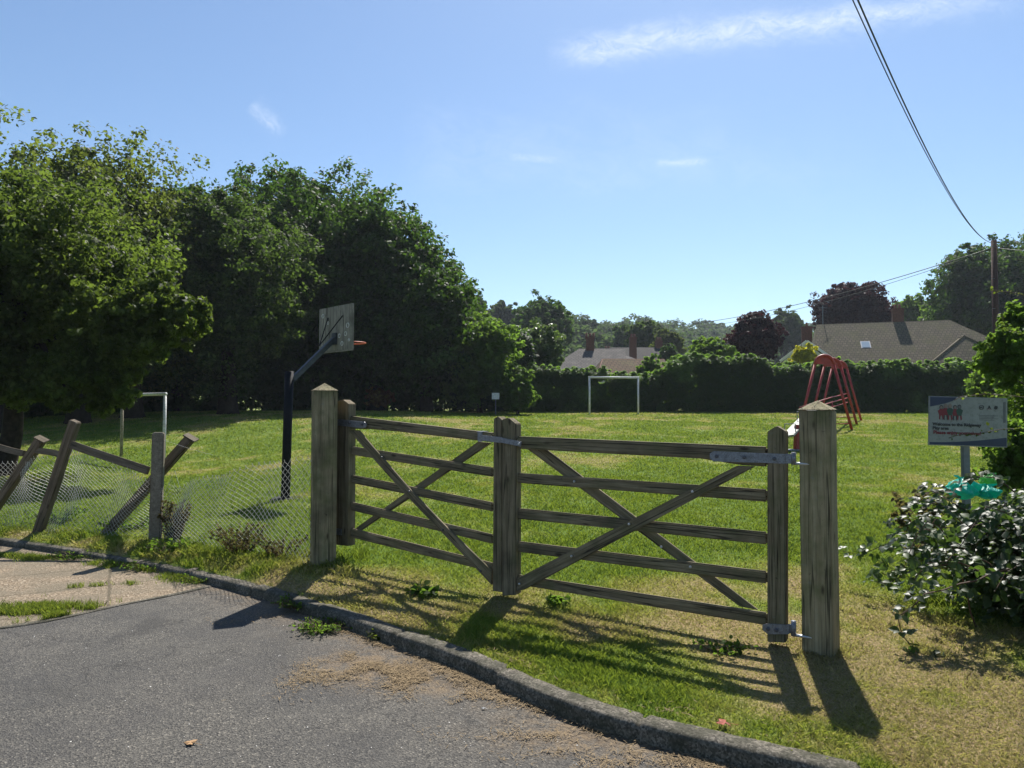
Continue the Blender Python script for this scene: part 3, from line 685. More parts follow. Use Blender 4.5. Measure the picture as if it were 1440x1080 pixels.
hs = LL.plank([(467, 588.5), (512, 593), (516, 597), (514, 601.5), (508, 602), (467, 597.5)], .052, .007, 'strap_hinge', M['galv'], gL, bev=.0015)
for u, v in ((475, 592.5), (492, 595), (509.5, 597)): LL.bolt(u, v, .052, hs)
a = LL.P(467.5, 584.5, .055); b = LL.P(467.5, 600, .055); MB().tube([b, a], .014, 12).build('hinge_barrel', M['galv_light'], hs, True)
hs = LL.plank([(465, 742), (480, 744), (480, 753), (465, 751)], .052, .007, 'strap_hinge', M['galv'], gL, bev=.0015)
LL.bolt(473, 748, .052, hs)
a = LL.P(464.5, 738.5, .055); b = LL.P(464.5, 754, .055); MB().tube([b, a], .016, 12).build('hinge_barrel', M['galv'], hs, True)
# throw-over latch loop round the two meeting stiles
lt = thing('gate_latch', 'dark steel throw-over latch bar joining the two meeting stiles of the gates', 'latch', LR.P(715, 620, .05))
pa = LL.P(676, 615.5, .05); pb = LL.P(706, 619, .075); pc = LR.P(733, 624.5, .062)
MB().board(pa, pb, .042, .006, LL.n, .0012).board(pb + LR.d * .004, pc, .036, .006, LR.n, .0012).build('latch_bar', M['galv'], lt)
LR.bolt(730.5, 624, .068, lt, .009, mat='galv_light', name='latch_bolt')
pa2 = LL.P(675, 607, .03); MB().board(pa2 + LL.n * .015, pa2 - LL.n * .07, .045, .006, up, .001).board(LL.P(675, 607, .047), LL.P(675, 621, .047), .045, .005, LL.n, .001).build('latch_staple', M['galv'], lt)

# gate posts
def gate_post(base, top_z, w, rot, label, cap):
    t = thing('gate_post', label, 'gate post', (base[0], base[1], gz(*base)), 'timber gate posts')
    b = Vector((base[0], base[1], gz(*base))); side = (math.sin(rot), math.cos(rot), 0)
    MB().board(b - Vector((0, 0, .3)), (b.x, b.y, top_z), w, w, side, .006, seg=6, wob=.004).build('post', M['wood_post'], t)
    mb = MB(); X = Vector(side) * (w / 2 + .004); Yv = Vector((X.y, -X.x, 0)); c = Vector((b.x, b.y, top_z + .001))
    V = [c + X + Yv, c + X - Yv, c - X - Yv, c - X + Yv]; V = [x for x in V] + [x + Vector((0, 0, .004)) for x in V] + [c + Vector((0, 0, cap))]
    mb.add(V, [(0, 1, 5, 4), (1, 2, 6, 5), (2, 3, 7, 6), (3, 0, 4, 7), (4, 5, 8), (5, 6, 8), (6, 7, 8), (7, 4, 8), (3, 2, 1, 0)], [(x.z * 3, x.x, x.y) for x in V]).build('post_cap', M['wood_post'], t)
    return t
pr = at(1151.5, 700, 4.21)
ptz = at(1151, 577, 4.2).z
postR = gate_post((pr.x, pr.y), ptz, .172, rad(36), 'tall square timber gate post with pointed top at the right hand end', .058)
a = LR.P(1114, 651.5, .044); c = Vector((pr.x - .07, pr.y - .045, a.z)); MB().tube([a, Vector((c.x, c.y, a.z - .002))], .009, 10).build('hinge_pin', M['galv_light'], postR, True)
a = LR.P(1114, 892.5, .046); MB().tube([a, Vector((c.x, c.y, a.z - .002))], .009, 10).build('hinge_pin', M['galv_light'], postR, True)
pl = at(455, 700, 6.22)
postL = gate_post((pl.x, pl.y), at(455, 550, 6.22).z, .198, rad(-22), 'tall square timber gate post with pointed top where the wire fence ends', .07)
a = LL.P(467, 598, .055); MB().tube([a, Vector((pl.x + .09, pl.y - .06, a.z))], .009, 10).build('hinge_pin', M['galv_light'], postL, True)
a = LL.P(464, 752, .055); MB().tube([a, Vector((pl.x + .08, pl.y - .07, a.z))], .010, 10).build('hinge_pin', M['galv'], postL, True)

# ------------------------------------------------------------------ fence posts, rails
cpb = at(219, 700, 7.4); cb = Vector((cpb.x, cpb.y, gz(cpb.x, cpb.y)))
t = tagk(MB().board(cb - Vector((0, 0, .2)), Vector((cb.x + .02, cb.y, at(220, 608, 7.4).z)), .115, .10, (.3, -1, 0), .012, seg=5, wob=.004).build('fence_post', M['concrete_post'], None, loc=cb), 'upright grey concrete fence post holding the chain link', 'fence post')
def lean_post(pb, Yb, pt, Yt, w, label, capd=None):
    b = at(*pb, Yb); tp = at(*pt, Yt); b.z = gz(b.x, b.y)
    o = thing('leaning_post', label, 'fence post', b, 'leaning timber fence posts')
    d = (tp - b).normalized()
    MB().board(b - d * .2, tp, w, w * .85, (0, -1, .2), .008, seg=4, wob=.006).build('post', M['wood_dark'], o)
    if capd: MB().board(tp + d * .008 - Vector((capd[0], 0, capd[1])), tp + d * .008 + Vector((capd[0], 0, capd[1])), .10, .014, d, .002).build('post_cap', M['wood_dark'], o)
    return b, tp
B1 = lean_post((150, 738), 7.85, (268, 616), 7.5, .095, 'timber post fallen far over behind the upright concrete post, with a flat cap', (.06, -.035))
B2 = lean_post((55, 737), 8.1, (106, 592), 7.9, .10, 'timber post leaning slightly right, tallest of the leaning ones')
B3 = lean_post((-22, 706), 8.6, (58, 618), 8.2, .10, 'timber post leaning far right with a flat cap at the left picture edge', (.06, -.03))
def rail_thing(a, b, w, label):
    a = Vector(a); b = Vector(b)
    return tagk(MB().board(a, b, w, .035, (0, -1, .15), .004, seg=4, wob=.006).build('fence_rail', M['wood_dark'], None, loc=a), label, 'fence rail', 'broken timber fence rails')
rail_thing(at(100, 625, 7.86), at(209, 662, 7.62), .085, 'longest weathered fence rail sloping down between the two taller leaning posts')
rail_thing(at(51, 633, 8.22), at(84, 638.5, 8.05), .07, 'short level stub of fence rail between the two leaning posts at far left')
rail_thing(at(-45, 618, 8.7), at(34, 638, 8.3), .07, 'fence rail running off the left picture edge')

# ------------------------------------------------------------------ chain link
def chainlink(name, label, S, W, H, pitch=.066, parent=None, r=.0025, loc=(0, 0, 0)):
    """S(s,t) -> Vector; s along in metres, t up 0..1"""
    nw = int(W / (pitch * .5)); nz = int(H / (pitch * .5))
    V = []; Fc = []; b = 0
    for k in range(nw):
        pts = []
        for j in range(nz + 1):
            s = (k + (1 if (j + k) % 2 else 0)) * pitch * .5
            p = S(s, j / nz); off = .002 if j % 2 else -.002
            pts.append(p + Vector((0, off, 0)))
        if True:
            e = pts[-1]; pts.append(e + Vector((random.uniform(-.01, .01), random.uniform(-.01, .01), .018)))   # cut barbs on the top
        A = np.array([tuple(p) for p in pts]); n = len(A)
        T = unit(np.gradient(A, axis=0)); U = unit(np.cross(T, np.array([0.1, 1, 0.05]))); Wv = np.cross(T, U)
        ring = np.stack([A + (U * math.cos(q) + Wv * math.sin(q)) * r for q in (0, 2.094, 4.189)], 1).reshape(-1, 3)
        V.append(ring); I_ = np.arange(n - 1)[:, None] * 3 + b
        for q in range(3): Fc.append(np.concatenate([I_ + q, I_ + (q + 1) % 3, I_ + 3 + (q + 1) % 3, I_ + 3 + q], 1))
        b += 3 * n
    me = npmesh(name, np.concatenate(V), np.concatenate(Fc))
    return tagk(link(name, me, M['wire'], None, loc), label, 'fence')
A0 = Vector((pl.x - .105, pl.y - .03, 0)); A1 = Vector((cb.x + .06, cb.y - .02, 0)); Wd = (A1 - A0).length
topR = [(437, 643), (420, 645), (400, 650), (375, 652), (350, 660), (335, 668), (320, 671), (300, 671), (280, 674), (262, 682), (250, 688), (240, 680), (230, 690)]
def S1(s, t):
    f = min(max(s / Wd, -.05), 1.05); p = A0.lerp(A1, f); z0 = gz(p.x, p.y) - .02
    u = 437 + (227 - 437) * f; vt = np.interp(u, [q[0] for q in topR][::-1], [q[1] for q in topR][::-1])
    zt = at(u, vt, p.y).z
    sag = .10 * math.sin(t * 3.0 + f * 5) * math.sin(f * math.pi) + .05 * math.sin(f * 21 + t * 2) * t
    return Vector((p.x + .02 * math.sin(t * 7 + f * 9), p.y + sag, z0 + (zt - z0) * t))
chainlink('chain_link_fence', 'sagging chain link wire mesh between the left gate post and the upright concrete post', S1, Wd, 1.0, loc=A1)
A2 = Vector((cb.x - .04, cb.y + .02, 0)); A3 = Vector((-6.9, 8.75, 0)); W2 = (A3 - A2).length
def S2(s, t):
    f = s / W2; p = A2.lerp(A3, f); z0 = gz(p.x, p.y) - .01
    u = 720 + p.x / p.y * 1000
    vt = np.interp(u, [-60, 0, 40, 60, 84, 100, 150, 209], [640, 650, 652, 642, 645, 633, 650, 674]); zt = at(u, vt, p.y).z
    bulge = .2 * math.sin(math.pi * min(1, t * 1.15)) * (.4 + .6 * math.sin(f * 3.1)) + .06 * math.sin(f * 26 + t * 4)
    return Vector((p.x + .03 * math.sin(t * 6 + f * 11), p.y + bulge, z0 + (zt - z0) * (t ** 1.15)))
chainlink('chain_link_fence', 'crumpled chain link wire mesh hanging between the broken leaning posts', S2, W2, 1.0, loc=A2)
# line wires
mb = MB(); q0 = at(228, 618, 7.38); q1 = at(270, 632, 7.3); q2 = at(436, 655, 6.2)
mb.tube([q0, q1, at(300, 640, 7.1)], .0012, 4); mb.tube([at(237, 682, 7.3), at(246, 662, 7.2), at(254, 690, 7.1)], .0015, 4)
tagk(mb.build('loose_wire', M['wire'], None, loc=q0), 'loose strand of fence wire tied to the top of the concrete post', 'wire')

# ------------------------------------------------------------------ basketball hoop
pb_ = at(401, 700, 10.2); pbz = gz(pb_.x, pb_.y)
bh = thing('basketball_hoop', 'freestanding basketball goal, black pole with worn grey wooden backboard turned away', 'basketball hoop', (pb_.x, pb_.y, pbz))
topz = at(404, 522, 10.2).z; ptop = Vector((pb_.x + .04, pb_.y, topz))
MB().tube([(pb_.x, pb_.y, pbz - .1), (pb_.x + .02, pb_.y, pbz + .9), ptop], .062, 14).build('pole', M['blackpaint'], bh, True)
MB().box((pb_.x, pb_.y, pbz + .012), (.34, .34, .02)).build('base_plate', M['blackpaint'], bh)
fn = Vector((.707, .707, 0)); dirb = Vector((.707, -.707, 0))
bc = Vector((pb_.x, pb_.y, 0)) + fn * .80; bc.z = at(472, 462, bc.y).z
W_, H_ = .96, .68
c0 = bc - dirb * W_ / 2 - up * H_ / 2
mb = MB()
for k in range(9):
    x = c0 + dirb * (W_ / 9 * (k + .5)); mb.board(x, x + up * H_, W_ / 9 - .002, .02, fn, .002)
bb = mb.build('backboard', M['wood_board'], bh)
MB().board(bc - dirb * W_ / 2 - up * (H_ / 2 + .004), bc + dirb * W_ / 2 - up * (H_ / 2 + .004), .02, .03, up, .002).build('bottom_edge', M['wood_board'], bb)
for (du, dv, rr) in ((.12, .56, .03), (.28, .44, .022), (.86, .36, .035), (.80, .24, .03), (.62, .22, .028), (.70, .10, .03), (.90, .14, .02)):
    q = c0 + dirb * W_ * du + up * dv - fn * .0135
    MB().tube([q + (dirb * math.cos(a_) + up * math.sin(a_)) * rr for a_ in np.linspace(0, 6.28, 15)], .006, 5).build('painted_ring', M['whitepaint'], bb)
pm = bc - up * .16 - fn * .03
MB().board(pm - up * .09, pm + up * .09, .12, .03, fn, .004).build('mounting_plate', M['greypaint'], bh)
MB().board(ptop - up * .12 + fn * .05, pm - fn * .0, .07, .07, up, .004).build('arm', M['greypaint'], bh)
for du in (.28, .72): q = c0 + dirb * W_ * du + up * .52 - fn * .015; MB().tube([pm - fn * .25 - up * .12, q], .009, 6).build('stay_rod', M['blackpaint'], bh)
rc = bc + fn * .27 - up * .20
MB().tube([rc + Vector((math.cos(a_), math.sin(a_), 0)) * .22 for a_ in np.linspace(0, 2 * math.pi, 29)], .009, 6).build('ring', M['orange'], bh, True)
MB().tube([bc + dirb * .1 - up * .22, rc + dirb * .1 - up * .02 - fn * .18], .008, 5).build('ring_bracket', M['orange'], bh)
MB().tube([rc - dirb * .1 - up * .02 - fn * .18, bc - dirb * .1 - up * .22], .008, 5).build('ring_bracket', M['orange'], bh)

# ------------------------------------------------------------------ goals
def goal(a, b, za, zb, topa, label, ma, mb_, rr=.045):
    t = thing('goal_frame', label, 'goal', (a.x, a.y, za), 'football goal frames')
    A = Vector((a.x, a.y, za - .1)); B = Vector((b.x, b.y, zb - .1)); TA = Vector((a.x, a.y, topa)); TB = Vector((b.x, b.y, topa + .0))
    MB().tube([A, TA], rr, 10).build('goal_post', ma, t, True); MB().tube([B, TB], rr, 10).build('goal_post', mb_, t, True)
    MB().tube([TA - (TB - TA).normalized() * rr, TB + (TB - TA).normalized() * rr], rr * 1.04, 10).build('crossbar', ma, t, True)
    return t
ga = at(829, 560, 37.2); gb = at(897.5, 560, 37.6)
goal(ga, gb, gz(ga.x, ga.y), gz(gb.x, gb.y), at(829, 530.5, 37.2).z, 'small white goal frame on the grass in front of the hedge, facing the gate', M['whitepaint'], M['whitepaint'], .05)
ga = at(232, 560, 17.6); gb = at(172, 560, 19.0)
g2 = goal(ga, gb, gz(ga.x, ga.y), gz(gb.x, gb.y), at(232, 554, 17.6).z, 'goal frame seen end on under the left tree, one white and one bare brown post', M['whitepaint'], M['rustgoal'], .04)

# ------------------------------------------------------------------ little sign far off
p_ = at(697, 560, 36.0); z_ = gz(p_.x, p_.y)
t = thing('small_sign', 'small white square notice on a thin post at the far edge of the field', 'sign', (p_.x, p_.y, z_))
MB().tube([(p_.x, p_.y, z_ - .1), (p_.x, p_.y, at(697, 553, 36).z)], .028, 8).build('sign_post', M['galv'], t)
MB().box((p_.x, p_.y - .045, at(697, 557, 36).z), (.38, .02, .33)).build('sign_panel', M['whitepaint'], t)

# ------------------------------------------------------------------ swing frame
def aframe(c, z0, hw, h, hood, t):
    top = z0 + h; r = .048; hwt = .32; yy = c.y
    arc = [Vector((c.x + hwt * math.cos(a_), yy, top - .30 + .30 * math.sin(a_))) for a_ in np.linspace(math.pi, 0, 13)]
    MB().tube([Vector((c.x - hw, yy, z0 - .1))] + arc[:1], r, 8).build('leg', M['red'], t, True)
    MB().tube([Vector((c.x + hw, yy, z0 - .1))] + arc[-1:], r, 8).build('leg', M['red'], t, True)
    MB().tube(arc, r * 1.05, 8).build('arch', M['red'], t, True)
    MB().prism([p + Vector((0, .012, 0)) for p in arc], (0, 1, 0), .02, bev=0).build('gusset_plate', M['red'], t)
c1 = at(1160, 560, 24.2); c2 = at(1171.5, 560, 27.4); c3 = at(1181, 560, 30.6)
sw = thing('swing_frame', 'red tubular playground swing frame of three arched supports seen end on', 'swing frame', (c1.x, c1.y, gz(c1.x, c1.y)))
tops = []
for c in (c1, c2, c3):
    z0 = gz(c.x, c.y); aframe(c, z0, .93, 2.55, .3, sw); tops.append(Vector((c.x, c.y, z0 + 2.5)))
MB().tube(tops, .05, 8).build('top_beam', M['red'], sw, True)
def rail3(f, h, dx0, dx1, name='guard_rail'):
    z0 = gz(c1.x, c1.y) + h; z1 = gz(c3.x, c3.y) + h; MB().tube([Vector((c1.x + dx0, c1.y, z0)), Vector((c3.x + dx1, c3.y, z1))], .02, 6).build(name, M['red'], sw, True)
for h in (.78, .95, 1.12):
    z0 = gz(c1.x, c1.y) + h
    MB().tube([Vector((c1.x - 1.6, c1.y - 1.8, z0 - .35)), Vector((c1.x + .3, c1.y + .2, z0)), Vector((c2.x + .55, c2.y, z0 + .2))], .018, 6).build('guard_rail', M['red'], sw, True)
for (x, y) in ((.25, 0), (.55, 1.6)):
    z0 = gz(c1.x, c1.y); MB().tube([(c1.x + x, c1.y + y, z0 - .05), (c1.x + x, c1.y + y, z0 + .95)], .018, 6).build('guard_post', M['red'], sw, True)
MB().tube([(c1.x + .2, c1.y, gz(c1.x, c1.y) + .22), (c1.x + .88, c1.y, gz(c1.x, c1.y) + .22)], .018, 6).build('cross_bar', M['red'], sw, True)
MB().tube([(c2.x + .1, c2.y, gz(c2.x, c2.y) + .3), (c2.x + .86, c2.y, gz(c2.x, c2.y) + .3)], .018, 6).build('cross_bar', M['red'], sw, True)
# seesaw near the right post
s0 = at(1107, 614, 16.2); s1 = at(1147, 572, 18.6); zs = gz(s0.x, s0.y)
se = thing('seesaw', 'seesaw with a pale tread plank and hoop handle partly behind the right gate post', 'seesaw', (s0.x + .3, s0.y + .3, zs))
MB().board(s0, s1, .30, .05, (0, .3, 1), .008).build('plank', M['plate'], se)
dd = (s1 - s0).normalized(); sd = dd.cross(up).normalized()
for k in (.28, 1.5):
    q = s0 + dd * k + up * .02; MB().tube([q - sd * .12, q - sd * .12 + up * .2, q + sd * .12 + up * .2, q + sd * .12], .013, 6).build('handle', M['galv'], se)
sm_ = at(1123, 610, 16.6)
MB().board((sm_.x, sm_.y, zs - .05), (sm_.x + .06, sm_.y + .05, at(1124, 598, 16.6).z), .22, .16, (0, -1, 0), .01).build('support', M['red'], se)
MB().box((sm_.x - .1, sm_.y - .1, zs + .03), (.5, .3, .05)).build('foot_plate', M['galv'], se)

# ------------------------------------------------------------------ welcome sign
SY = 7.6
q00 = at(1306, 626, SY); q10 = at(1416.5, 629.5, SY - .03); q01 = at(1302.5, 558.5, SY + .05); q11 = at(1416, 558.5, SY)
wv = (q10 - q00); wv.z = 0; SW = wv.length; sx = wv.normalized(); sn = Vector((sx.y, -sx.x, 0))
tilt = math.atan2(-.012, 1)
SX = (q10 - q00).normalized(); SZ = sn.cross(SX).normalized() * -1
if SZ.z < 0: SZ = -SZ
SH = .525
sg_base = at(1361, 690, SY + .04); sgz = gz(sg_base.x, sg_base.y)
sg = thing('welcome_sign', 'grey play area notice board with blue corners on a square post beside the brambles', 'sign', (sg_base.x, sg_base.y, sgz))
MB().board((sg_base.x, sg_base.y + .03, sgz - .1), (sg_base.x, sg_base.y + .03, q01.z - .06), .075, .05, (0, -1, 0), .006).build('sign_post', M['signpost'], sg)
def SP(x, y, o=0): return q00 + SX * (x * SW) + SZ * (y * SH) + sn * o       # 0..1 over the board
panel = MB().prism([SP(0, 0), SP(1, 0), SP(1, 1), SP(0, 1)], -sn, .018, bev=.0025).build('sign_panel', M['signface'], sg)
def patch(name, pts, mat, o=.003): return MB().prism([SP(x, y, o) for x, y in pts], -sn, .002, bev=0).build(name, M[mat], panel)
n_ = 14
patch('blue_corner', [(.012, .985), (.35, .985)] + [(.35 - .338 * f, .985 - .20 * f ** .55) for f in np.linspace(0, 1, n_)][1:], 'signblue')
patch('blue_band', [(.012, .02), (.99, .02), (.99, .20)] + [(.99 - .978 * f, .20 - .135 * math.sin(f * math.pi / 2)) for f in np.linspace(0, 1, n_)][1:], 'signblue')
patch('dark_strip', [(.945, .50), (.975, .50), (.975, .92), (.945, .92)], 'signdim')
def sign_text(s, x, y, size, mat, name='lettering', bold=0.0):
    cu = bpy.data.curves.new('t', 'FONT'); cu.body = s; cu.size = size; cu.extrude = .0008; cu.offset = bold; cu.resolution_u = 3
    ob = bpy.data.objects.new('t', cu); COL.objects.link(ob); dg = bpy.context.evaluated_depsgraph_get()
    me = bpy.data.meshes.new_from_object(ob.evaluated_get(dg)); bpy.data.objects.remove(ob)
    A = SP(x, y, .004); me.transform(Matrix(((SX.x, SZ.x, sn.x, A.x), (SX.y, SZ.y, sn.y, A.y), (SX.z, SZ.z, sn.z, A.z), (0, 0, 0, 1))))
    me.materials.clear(); return link(name, me, M[mat], panel)
sign_text('Welcome to the Ridgeway', .045, .405, .0465, 'signblack', bold=.0016)
sign_text('Play area', .045, .325, .0465, 'signblack', bold=.0016)
sign_text('Please enjoy yourselves!', .055, .235, .051, 'signred', bold=.0016)
for k, y in enumerate((.63, .60, .57, .54)): patch('small_print', [(.64, y), (.88 - .05 * (k % 2), y), (.88 - .05 * (k % 2), y + .010), (.64, y + .010)], 'signdim')
# pictograms
def ringp(x, y, rr, mat, th=.006):
    MB().tube([SP(x, y, .004) + (SX * math.cos(a_) + SZ * math.sin(a_)) * rr for a_ in np.linspace(0, 6.283, 21)], th / 2, 4).build('pictogram', M[mat], panel)
ringp(.665, .80, .022, 'signblack'); patch('pictogram', [(.650, .785), (.656, .815), (.665, .800), (.674, .815), (.680, .785), (.674, .785), (.665, .795), (.656, .785)], 'signblack')
patch('pictogram', [(.735, .765), (.80, .765), (.80, .772), (.735, .772)], 'signred'); patch('pictogram', [(.745, .775), (.757, .775), (.765, .80), (.775, .775), (.787, .775), (.770, .84), (.762, .84)], 'signblack')
patch('pictogram', [(.825, .79), (.84, .76), (.865, .77), (.875, .80), (.868, .84), (.85, .83), (.84, .845)], 'signblack')
# drawn children
for k, (x, bt, hr, sc_) in enumerate([(.155, 'signred', 'signblack', .95), (.21, 'signred', 'skin', 1.05), (.265, 'signgreen', 'skin', 1.05), (.33, 'signred', 'signblack', .98), (.385, 'signgreen', 'signblack', 1.02)]):
    y0 = .515; h = .33 * sc_; o = .0030 + .0006 * (k % 3)
    patch('drawn_child', [(x - .028, y0 + .03), (x - .014, y0), (x - .006, y0 + h * .38), (x + .006, y0 + h * .38), (x + .020, y0), (x + .034, y0 + .03), (x + .022, y0 + h * .62), (x - .022, y0 + h * .62)], 'signblack' if k % 2 else 'signred', o)
    patch('drawn_child', [(x - .024, y0 + h * .30), (x + .024, y0 + h * .30), (x + .045, y0 + h * .62), (x + .018, y0 + h * .72), (x - .018, y0 + h * .72), (x - .045, y0 + h * .60)], bt, o + .0012)
    hd = [(x + .027 * math.cos(a_) * .9, y0 + h * .84 + .045 * math.sin(a_)) for a_ in np.linspace(0, 6.283, 13)[:-1]]; patch('drawn_child', hd, hr, o + .0006)
    hd = [(x + .018 * math.cos(a_), y0 + h * .82 + .030 * math.sin(a_)) for a_ in np.linspace(0, 6.283, 13)[:-1]]; patch('drawn_child', hd, 'skin' if k != 4 else 'signdim', o + .0018)

# ------------------------------------------------------------------ telegraph pole and cables
PY = 33.0; pp = at(1399, 400, PY); pz = gz(pp.x, pp.y); ptz2 = at(1399, 338, PY).z
tp_ = thing('telegraph_pole', 'tall dark brown wooden telegraph pole in front of the big right hand tree', 'telegraph pole', (pp.x, pp.y, pz))
MB().tube([(pp.x, pp.y, pz - .3), (pp.x, pp.y, ptz2)], [.16, .12], 12).build('pole', M['creosote'], tp_, True)
for k in range(7): MB().tube([(pp.x - .2 * (k % 2), pp.y - .1, pz + 3 + k * .7), (pp.x + .2 - .2 * (k % 2), pp.y - .1, pz + 3 + k * .7)], .012, 5).build('climbing_step', M['galv'], tp_)
MB().tube([(pp.x - .14, pp.y - .06, ptz2 - .3), (pp.x + .14, pp.y - .06, ptz2 - .3)], .03, 6).build('insulator_bracket', M['galv'], tp_)
k_ = .765; X0 = pp.x - k_ * PY
def cable_up(dx, dz, r):
    pts = []
    for Yc in np.linspace(PY, -14, 60):
        f = (PY - Yc) / PY; pts.append(Vector((X0 + k_ * Yc + dx * f, Yc, 1.5 + 5.72 + .0066 * (Yc - 15.5) ** 2 + dz * f)))
    return MB().tube(pts, r, 6)
P0 = Vector((pp.x, pp.y, ptz2 - .3))
grp = 'overhead telephone cables'
tagk(cable_up(0, 0, .013).build('overhead_cable', M['cable'], None, True, loc=P0), 'thicker overhead cable rising from the telegraph pole to the top of the picture', 'cable', grp)
tagk(cable_up(-.12, .03, .009).build('overhead_cable', M['cable'], None, True, loc=P0), 'thinner overhead cable just left of the thick one, rising to the picture top', 'cable', grp)
def cable_to(px, Yend, sag, r, off=0):
    E = at(px[0], px[1], Yend); A = Vector((pp.x, pp.y, ptz2 - .33 - off)); pts = []
    for f in np.linspace(0, 1, 30): q = A.lerp(E, f); q.z -= 4 * sag * f * (1 - f); pts.append(q)
    return MB().tube(pts, r, 5)
tagk(cable_to((915, 459), 72, .85, .020).build('overhead_cable', M['cable'], None, True, loc=P0), 'upper of two cables sagging left from the telegraph pole over the bungalow', 'cable', grp)
tagk(cable_to((915, 461), 72, 1.1, .013, .04).build('overhead_cable', M['cable'], None, True, loc=P0), 'lower of two cables sagging left from the telegraph pole over the bungalow', 'cable', grp)
tagk(cable_to((1560, 343), 25, .2, .012).build('overhead_cable', M['cable'], None, True, loc=P0), 'short stretch of cable leaving the pole to the right picture edge', 'cable', grp)

# ------------------------------------------------------------------ houses
def roof_face(mb, a, b, c, d):      # a,b eave; c,d ridge (d above a); grain runs along the eave
    a, b, c, d = map(Vector, (a, b, c, d)); X_ = (b - a).normalized(); n = (b - a).cross(d - a).normalized(); Yv = n.cross(X_)
    g = [((p - a).dot(X_), (p - a).dot(Yv), 0) for p in (a, b, c, d)]; mb.add([a, b, c, d], [(0, 1, 2, 3)], g)
def house(name, label, ctr, L_, D_, eave, ridge, rz, hipL, hipR, tile, wall='render_w', z0=None, over=.35, chim=(), group=None, wins=()):
    c = Vector((ctr[0], ctr[1], gz(ctr[0], ctr[1]) if z0 is None else z0)); t = thing(name, label, 'house', c, group)
    R_ = Matrix.Rotation(rz, 4, 'Z'); G = lambda x, y, z: c + R_ @ Vector((x, y, z - c.z))
    h = (eave, ridge); l = L_ / 2; d = D_ / 2
    mb = MB(); lo = [G(-l, -d, c.z - .5), G(l, -d, c.z - .5), G(l, d, c.z - .5), G(-l, d, c.z - .5)]; hi = [G(-l, -d, eave), G(l, -d, eave), G(l, d, eave), G(-l, d, eave)]
    gl = [(0, 0, 0)] * 8; fc = [(0, 1, 5, 4), (1, 2, 6, 5), (2, 3, 7, 6), (3, 0, 4, 7)]
    V = lo + hi; mb.add(V, fc, gl)
    rl = G(-l + hipL, 0, ridge - .12); rr_ = G(l - hipR, 0, ridge - .12)
    if hipL == 0: mb.add([hi[0], hi[3], rl], [(0, 1, 2)], [(0, 0, 0)] * 3)
    if hipR == 0: mb.add([hi[1], hi[2], rr_], [(0, 1, 2)], [(0, 0, 0)] * 3)
    w = mb.build('wall', M[wall], t)
    o = over; e = eave - .05; ol = o if hipL else .15; orr = o if hipR else .15
    A, B, C_, D2 = G(-l - ol, -d - o, e), G(l + orr, -d - o, e), G(l + orr, d + o, e), G(-l - ol, d + o, e)
    RL = G(-l + hipL - (0 if hipL else .15), 0, ridge); RR = G(l - hipR + (0 if hipR else .15), 0, ridge)
    mb = MB(); roof_face(mb, A, B, RR, RL); roof_face(mb, C_, D2, RL, RR)
    if hipL: roof_face(mb, D2, A, RL, RL)
    if hipR: roof_face(mb, B, C_, RR, RR)
    me = mb.build('roof', M[tile], t); me.modifiers.new('thick', 'SOLIDIFY').thickness = -.08
    mb = MB(); mb.tube([RL, RR], .10, 6)
    if hipL: mb.tube([RL, A], .09, 6).tube([RL, D2], .09, 6)
    if hipR: mb.tube([RR, B], .09, 6).tube([RR, C_], .09, 6)
    mb.build('ridge_tiles', M['pot' if tile == 'tile_red' else tile], me)
    for (x, y, wc, hc, z1, np_) in chim:
        ch = MB().box(G(x, y, (z1 + z1 - hc) / 2), (wc, wc * .8, hc), .01, rz).box(G(x, y, z1 - .12), (wc + .1, wc * .8 + .1, .12), .01, rz).build('chimney', M['brick'], t)
        for k in range(np_):
            q = G(x + (k - (np_ - 1) / 2) * .32, y, z1); MB().tube([q - up * .02, q + up * .12, q + up * .38], [.13, .12, .10], 8).build('chimney_pot', M['pot'], ch, True)
    for (x, z, ww, hh) in wins:
        f = MB().box(G(x, -d - .02, z), (ww, .08, hh), .01, rz).build('window', M['render_w'], t); MB().box(G(x, -d - .06, z), (ww * .82, .04, hh * .8), .004, rz).build('pane', M['darkglass'], f)
    return t, G
# right bungalow
HY = 62.0; ra = at(1153, 462, HY + 1.0); rb = at(1341, 449, HY - 2.2)
cc = (ra + rb) / 2; ang = math.atan2(rb.y - ra.y, rb.x - ra.x); Lr = (rb - ra).length
rz_ = (ra.z + rb.z) / 2 + .15; eav = rz_ - 4.3
bt, BG = house('bungalow', 'long bungalow with brown tiled hipped roof and a brick chimney behind the right hedge', (cc.x + 2.4, cc.y, 0), Lr + 6.0, 9.4, eav, rz_, ang, .6, 5.4, 'tile', 'brick', chim=((-1.1, .3, .85, 2.6, at(1248, 434, HY).z, 2), (-Lr / 2 - 3.1, 2.6, .9, 2.6, at(1146, 455, HY + 2).z, 1)), wins=((-4, eav - 1.2, 1.6, 1.1), (3, eav - 1.2, 1.6, 1.1)))
